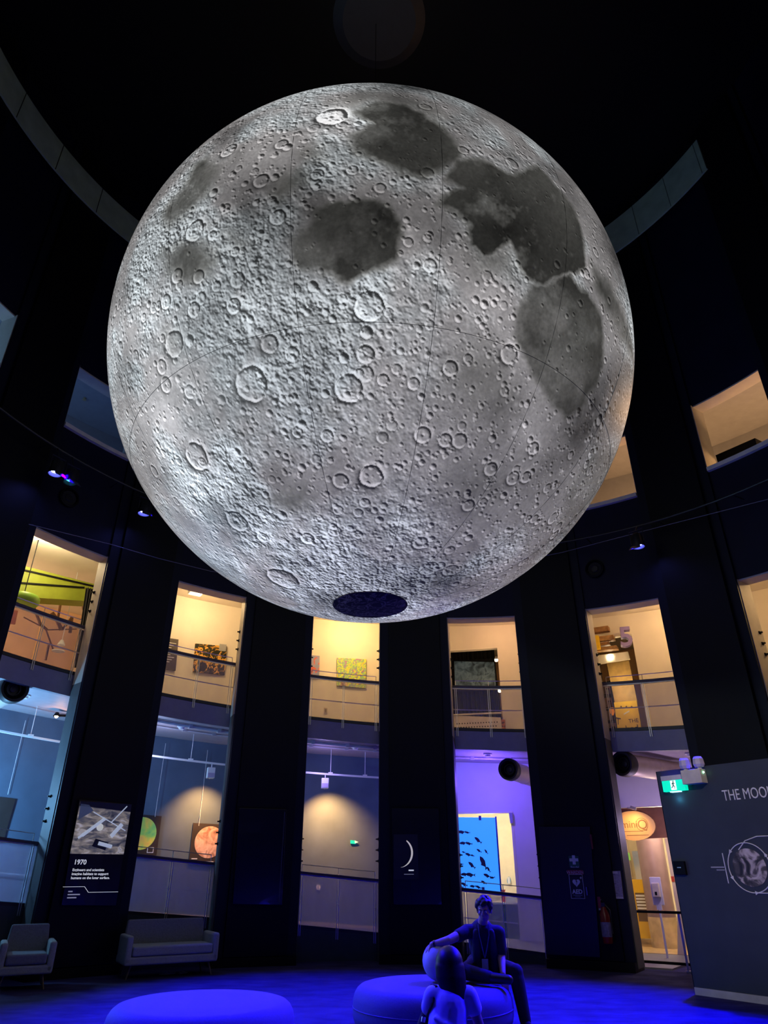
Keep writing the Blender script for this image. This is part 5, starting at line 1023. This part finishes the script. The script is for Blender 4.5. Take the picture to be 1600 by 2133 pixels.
for i in range(90):
    a, b = rg2.uniform(0, 2 * math.pi), rg2.uniform(.02, 1.0); th = math.acos(1 - b * 1.02); v = Vector((math.sin(th) * math.cos(a) * .082, math.sin(th) * math.sin(a) * .100 - .014, math.cos(th) * .098 + .030))
    if v.y > .045 and v.z < .072: continue
    hr.ell(hd(v.x, v.z, v.y), rg2.uniform(.020, .030), 10, 8)
for s_ in (-1, 1):
    for zz in (.0, .02, .035): hr.ell(hd(s_ * .078, zz, .012), (.010, .014, .016), 8, 6)
merged('hair', hr, hair_m, man_t, .007, 3)
tee = MB(); infl = .012
limb(tee, [q(1.16, 9.35, .56), q(1.15, 9.27, .68), q(1.13, 9.17, .82), q(1.125, 9.12, .895)], [.160, .150, .165, .142])
limb(tee, [q(.95, 9.10, .905), q(1.30, 9.10, .895)], [.076, .076]); limb(tee, [q(.94, 9.09, .902), q(.84, 9.005, .870)], [.072, .066]); limb(tee, [q(1.315, 9.09, .89), q(1.322, 9.075, .73)], [.072, .066])
merged('t_shirt', tee, mat('tee_black', (.014, .013, .022), .85, .15, 20), man_t, .009, 4)
vst = MB()
for s_ in (-1, 1): limb(vst, [q(1.13 + s_ * .085, 9.02, .90), q(1.14 + s_ * .10, 9.06, .72), q(1.15 + s_ * .10, 9.16, .55)], [.040, .050, .055], 10)
merged('vest_front', vst, mat('vest_slate', (.030, .030, .050), .85, .15, 20), man_t, .009, 5)
trs = MB(); limb(trs, [q(1.27, 9.32, .55), q(1.455, 8.99, .53), q(1.51, 8.93, .10)], [.105, .084, .062]); limb(trs, [q(1.06, 9.30, .555), q(.885, 8.945, .54), q(1.14, 8.79, .505)], [.105, .080, .060]); limb(trs, [q(1.06, 9.33, .56), q(1.27, 9.33, .56)], [.12, .12])
merged('trousers', trs, mat('trouser_black', (.008, .008, .012), .85, .15, 20), man_t, .009, 4)
shoe_m = mat('shoe_black', (.012, .012, .014), .4)
for a, b in (((1.51, 8.96, .062), (1.555, 8.71, .052)), ((1.16, 8.78, .50), (1.335, 8.735, .49))): s2 = MB(); limb(s2, [q(*a), q(*b)], [.055, .046], 12); merged('shoe', s2, shoe_m, man_t, .008, 3)
ly = [q(1.07, 9.00, .985), q(1.075, 8.985, .88), q(1.10, 8.985, .76), q(1.125, 9.02, .66)]; ly2 = [q(1.19, 9.00, .98), q(1.185, 8.985, .88), q(1.155, 8.985, .76), q(1.13, 9.02, .66)]
ld = build('lanyard', MB().tube(ly, .006, 6), mat('lanyard_blue', (.12, .13, .30), .6), man_t); build('second_strand', MB().tube(ly2, .006, 6), MATS['lanyard_blue'], ld)
mb = MB(); o_ = Vector(q(1.125, 9.01, .60)); mb.box(o_.x - .035, o_.x + .035, o_.y - .006, o_.y + .004, o_.z - .05, o_.z + .05); build('name_badge', mb, mat('badge_pale', (.35, .38, .50), .4), man_t, bevel=.003)
build('watch', MB().tube([q(.575, 8.93, .80), q(.555, 8.937, .795)], .037, 14), mat('watch_dark', (.02, .02, .025), .3), man_t)
# ---- ball under his hand
ball = thing('play_ball', 'pale ball resting on the ottoman under the seated man\'s hand', 'ball', (.62, 9.02, .441)); build('skin', MB().ell((0, 0, .19), .19, 40, 24), mat('ball_pale', (.55, .55, .60), .5, .12, 9), ball, smooth=True)
build('seam', MB().tube([(.191 * math.cos(a * .2618), .0, .19 + .191 * math.sin(a * .2618)) for a in range(24)], .0025, 6, True), mat('ball_seam', (.25, .25, .30), .5), ball)

# ---- child seen from behind
G0 = Vector((.36, 4.86, 0)); girl = thing('person', 'child with long dark hair and white T-shirt, seen from behind', 'person', G0)
def g(x, y, z): return tuple(Vector((x, y, z)) - G0)
cb = MB()
limb(cb, [g(.355, 4.86, .58), g(.36, 4.87, .72), g(.385, 4.88, .86), g(.395, 4.885, .92)], [.10, .092, .095, .07])
limb(cb, [g(.395, 4.89, .93), g(.395, 4.90, .985)], [.036, .036]); limb(cb, [g(.29, 4.88, .905), g(.50, 4.88, .905)], [.042, .042])
limb(cb, [g(.285, 4.885, .90), g(.255, 4.95, .75), g(.30, 5.08, .66)], [.036, .028, .021]); limb(cb, [g(.505, 4.885, .90), g(.565, 4.89, .72), g(.60, 4.97, .58)], [.036, .028, .021])
for s_ in (-1, 1): limb(cb, [g(.355 + s_ * .06, 4.86, .56), g(.355 + s_ * .075, 4.865, .31), g(.355 + s_ * .08, 4.84, .06)], [.068, .048, .033]); limb(cb, [g(.355 + s_ * .08, 4.84, .04), g(.355 + s_ * .09, 4.96, .03)], [.034, .027])
ch = Vector((.395, 4.915, 1.055)) - G0
cb.ell(ch, (.070, .086, .088), 24, 16); cb.ell(ch + Vector((0, .03, -.045)), (.052, .055, .055), 18, 12); cb.ell(ch + Vector((0, .088, -.015)), (.010, .014, .014), 10, 8)
for s_ in (-1, 1): cb.ell(ch + Vector((s_ * .071, .005, -.012)), (.009, .016, .024), 10, 8)
cb.ell(ch + Vector((0, .080, -.050)), (.018, .008, .006), 10, 6)
hand(cb, g(.30, 5.085, .655), (.3, .9, -.3), (-.2, .2, .95), 1, .72, .3); hand(cb, g(.60, 4.975, .575), (.2, .6, -.75), (.6, .5, .55), -1, .72, .3)
merged('body', cb, mat('child_skin', (.42, .26, .20), .55, .06, 30), girl, .0065, 6)
for s_ in (-1, 1): build('eye', MB().ell(ch + Vector((s_ * .027, .078, .002)), .009, 10, 6), MATS['eye_white'], girl, smooth=True)
ts_ = MB(); limb(ts_, [g(.35, 4.86, .55), g(.36, 4.87, .70), g(.385, 4.88, .85), g(.395, 4.885, .895)], [.128, .118, .108, .085]); limb(ts_, [g(.29, 4.88, .900), g(.50, 4.88, .900)], [.054, .054]); limb(ts_, [g(.285, 4.885, .895), g(.268, 4.915, .835)], [.052, .050]); limb(ts_, [g(.505, 4.885, .895), g(.528, 4.888, .835)], [.052, .050])
for (a, b, c_, d) in ((.29, .80, .42, .74), (.33, .72, .46, .68), (.30, .66, .42, .60)): limb(ts_, [g(a, 4.785, b), g((a + c_) / 2, 4.765, (b + d) / 2), g(c_, 4.78, d)], [.012, .017, .010], 8)
merged('t_shirt', ts_, mat('tee_white', (.78, .77, .80), .85, .06, 20), girl, .008, 5)
sh_ = MB(); limb(sh_, [g(.29, 4.86, .54), g(.42, 4.86, .54)], [.10, .10])
for s_ in (-1, 1): limb(sh_, [g(.355 + s_ * .06, 4.86, .55), g(.355 + s_ * .075, 4.865, .32)], [.082, .070])
merged('shorts', sh_, mat('shorts_dark', (.02, .02, .04), .85), girl, .009, 4)
for s_ in (-1, 1): s2 = MB(); limb(s2, [g(.355 + s_ * .08, 4.84, .042), g(.355 + s_ * .09, 4.97, .036)], [.040, .034], 10); merged('shoe', s2, shoe_m, girl, .008, 3)
ha = MB(); rg2 = random.Random(5); ha.ell(ch + Vector((0, -.012, .010)), (.083, .088, .096), 24, 16)
for i in range(46):
    x = -.075 + .15 * i / 45; y0 = -.080 * math.sqrt(max(0, 1 - (x / .082) ** 2)); L_ = .115 + .055 * math.exp(-((x - .035) / .03) ** 2) + .03 * rg2.random()
    limb(ha, [ch + Vector((x, y0 - .006, .0)), ch + Vector((x * 1.0 + .004, y0 - .018, -.06)), ch + Vector((x * .86 + .018, y0 * .8 - .035, -.06 - L_ * .62)), ch + Vector((x * .62 + .035, y0 * .6 - .055, -.06 - L_)) ], [.014, .015, .012, .006], 8)
merged('hair', ha, mat('hair_auburn_black', (.026, .013, .012), .45, .35, 70), girl, .0055, 8)
# ---- dark bag at the child's side
bag = thing('shoulder_bag', 'black cloth shoulder bag hanging at the child\'s side', 'bag', (.225, 4.93, .50))
B0 = Vector((.225, 4.93, .50))
bb = MB(); limb(bb, [tuple(Vector((.245, 4.93, .80)) - B0), tuple(Vector((.222, 4.93, .70)) - B0), tuple(Vector((.205, 4.93, .56)) - B0)], [.028, .052, .060], 14)
merged('pouch', bb, mat('bag_black', (.008, .008, .012), .8, .2, 30), bag, .008, 5)
build('strap', MB().tube([tuple(Vector(v) - B0) for v in ((.245, 4.93, .80), (.262, 4.925, .88), (.285, 4.90, .955), (.310, 4.86, .955), (.285, 4.82, .88), (.245, 4.90, .78))], .008, 8), MATS['bag_black'], bag)
build('buckle', MB().tube([tuple(Vector(v) - B0) for v in ((.232, 4.865, .80), (.226, 4.86, .775))], .012, 8), steel, bag)

girl.scale = (1, 1, .955); bag.scale = (1, 1, .96); bag.location.z = .47
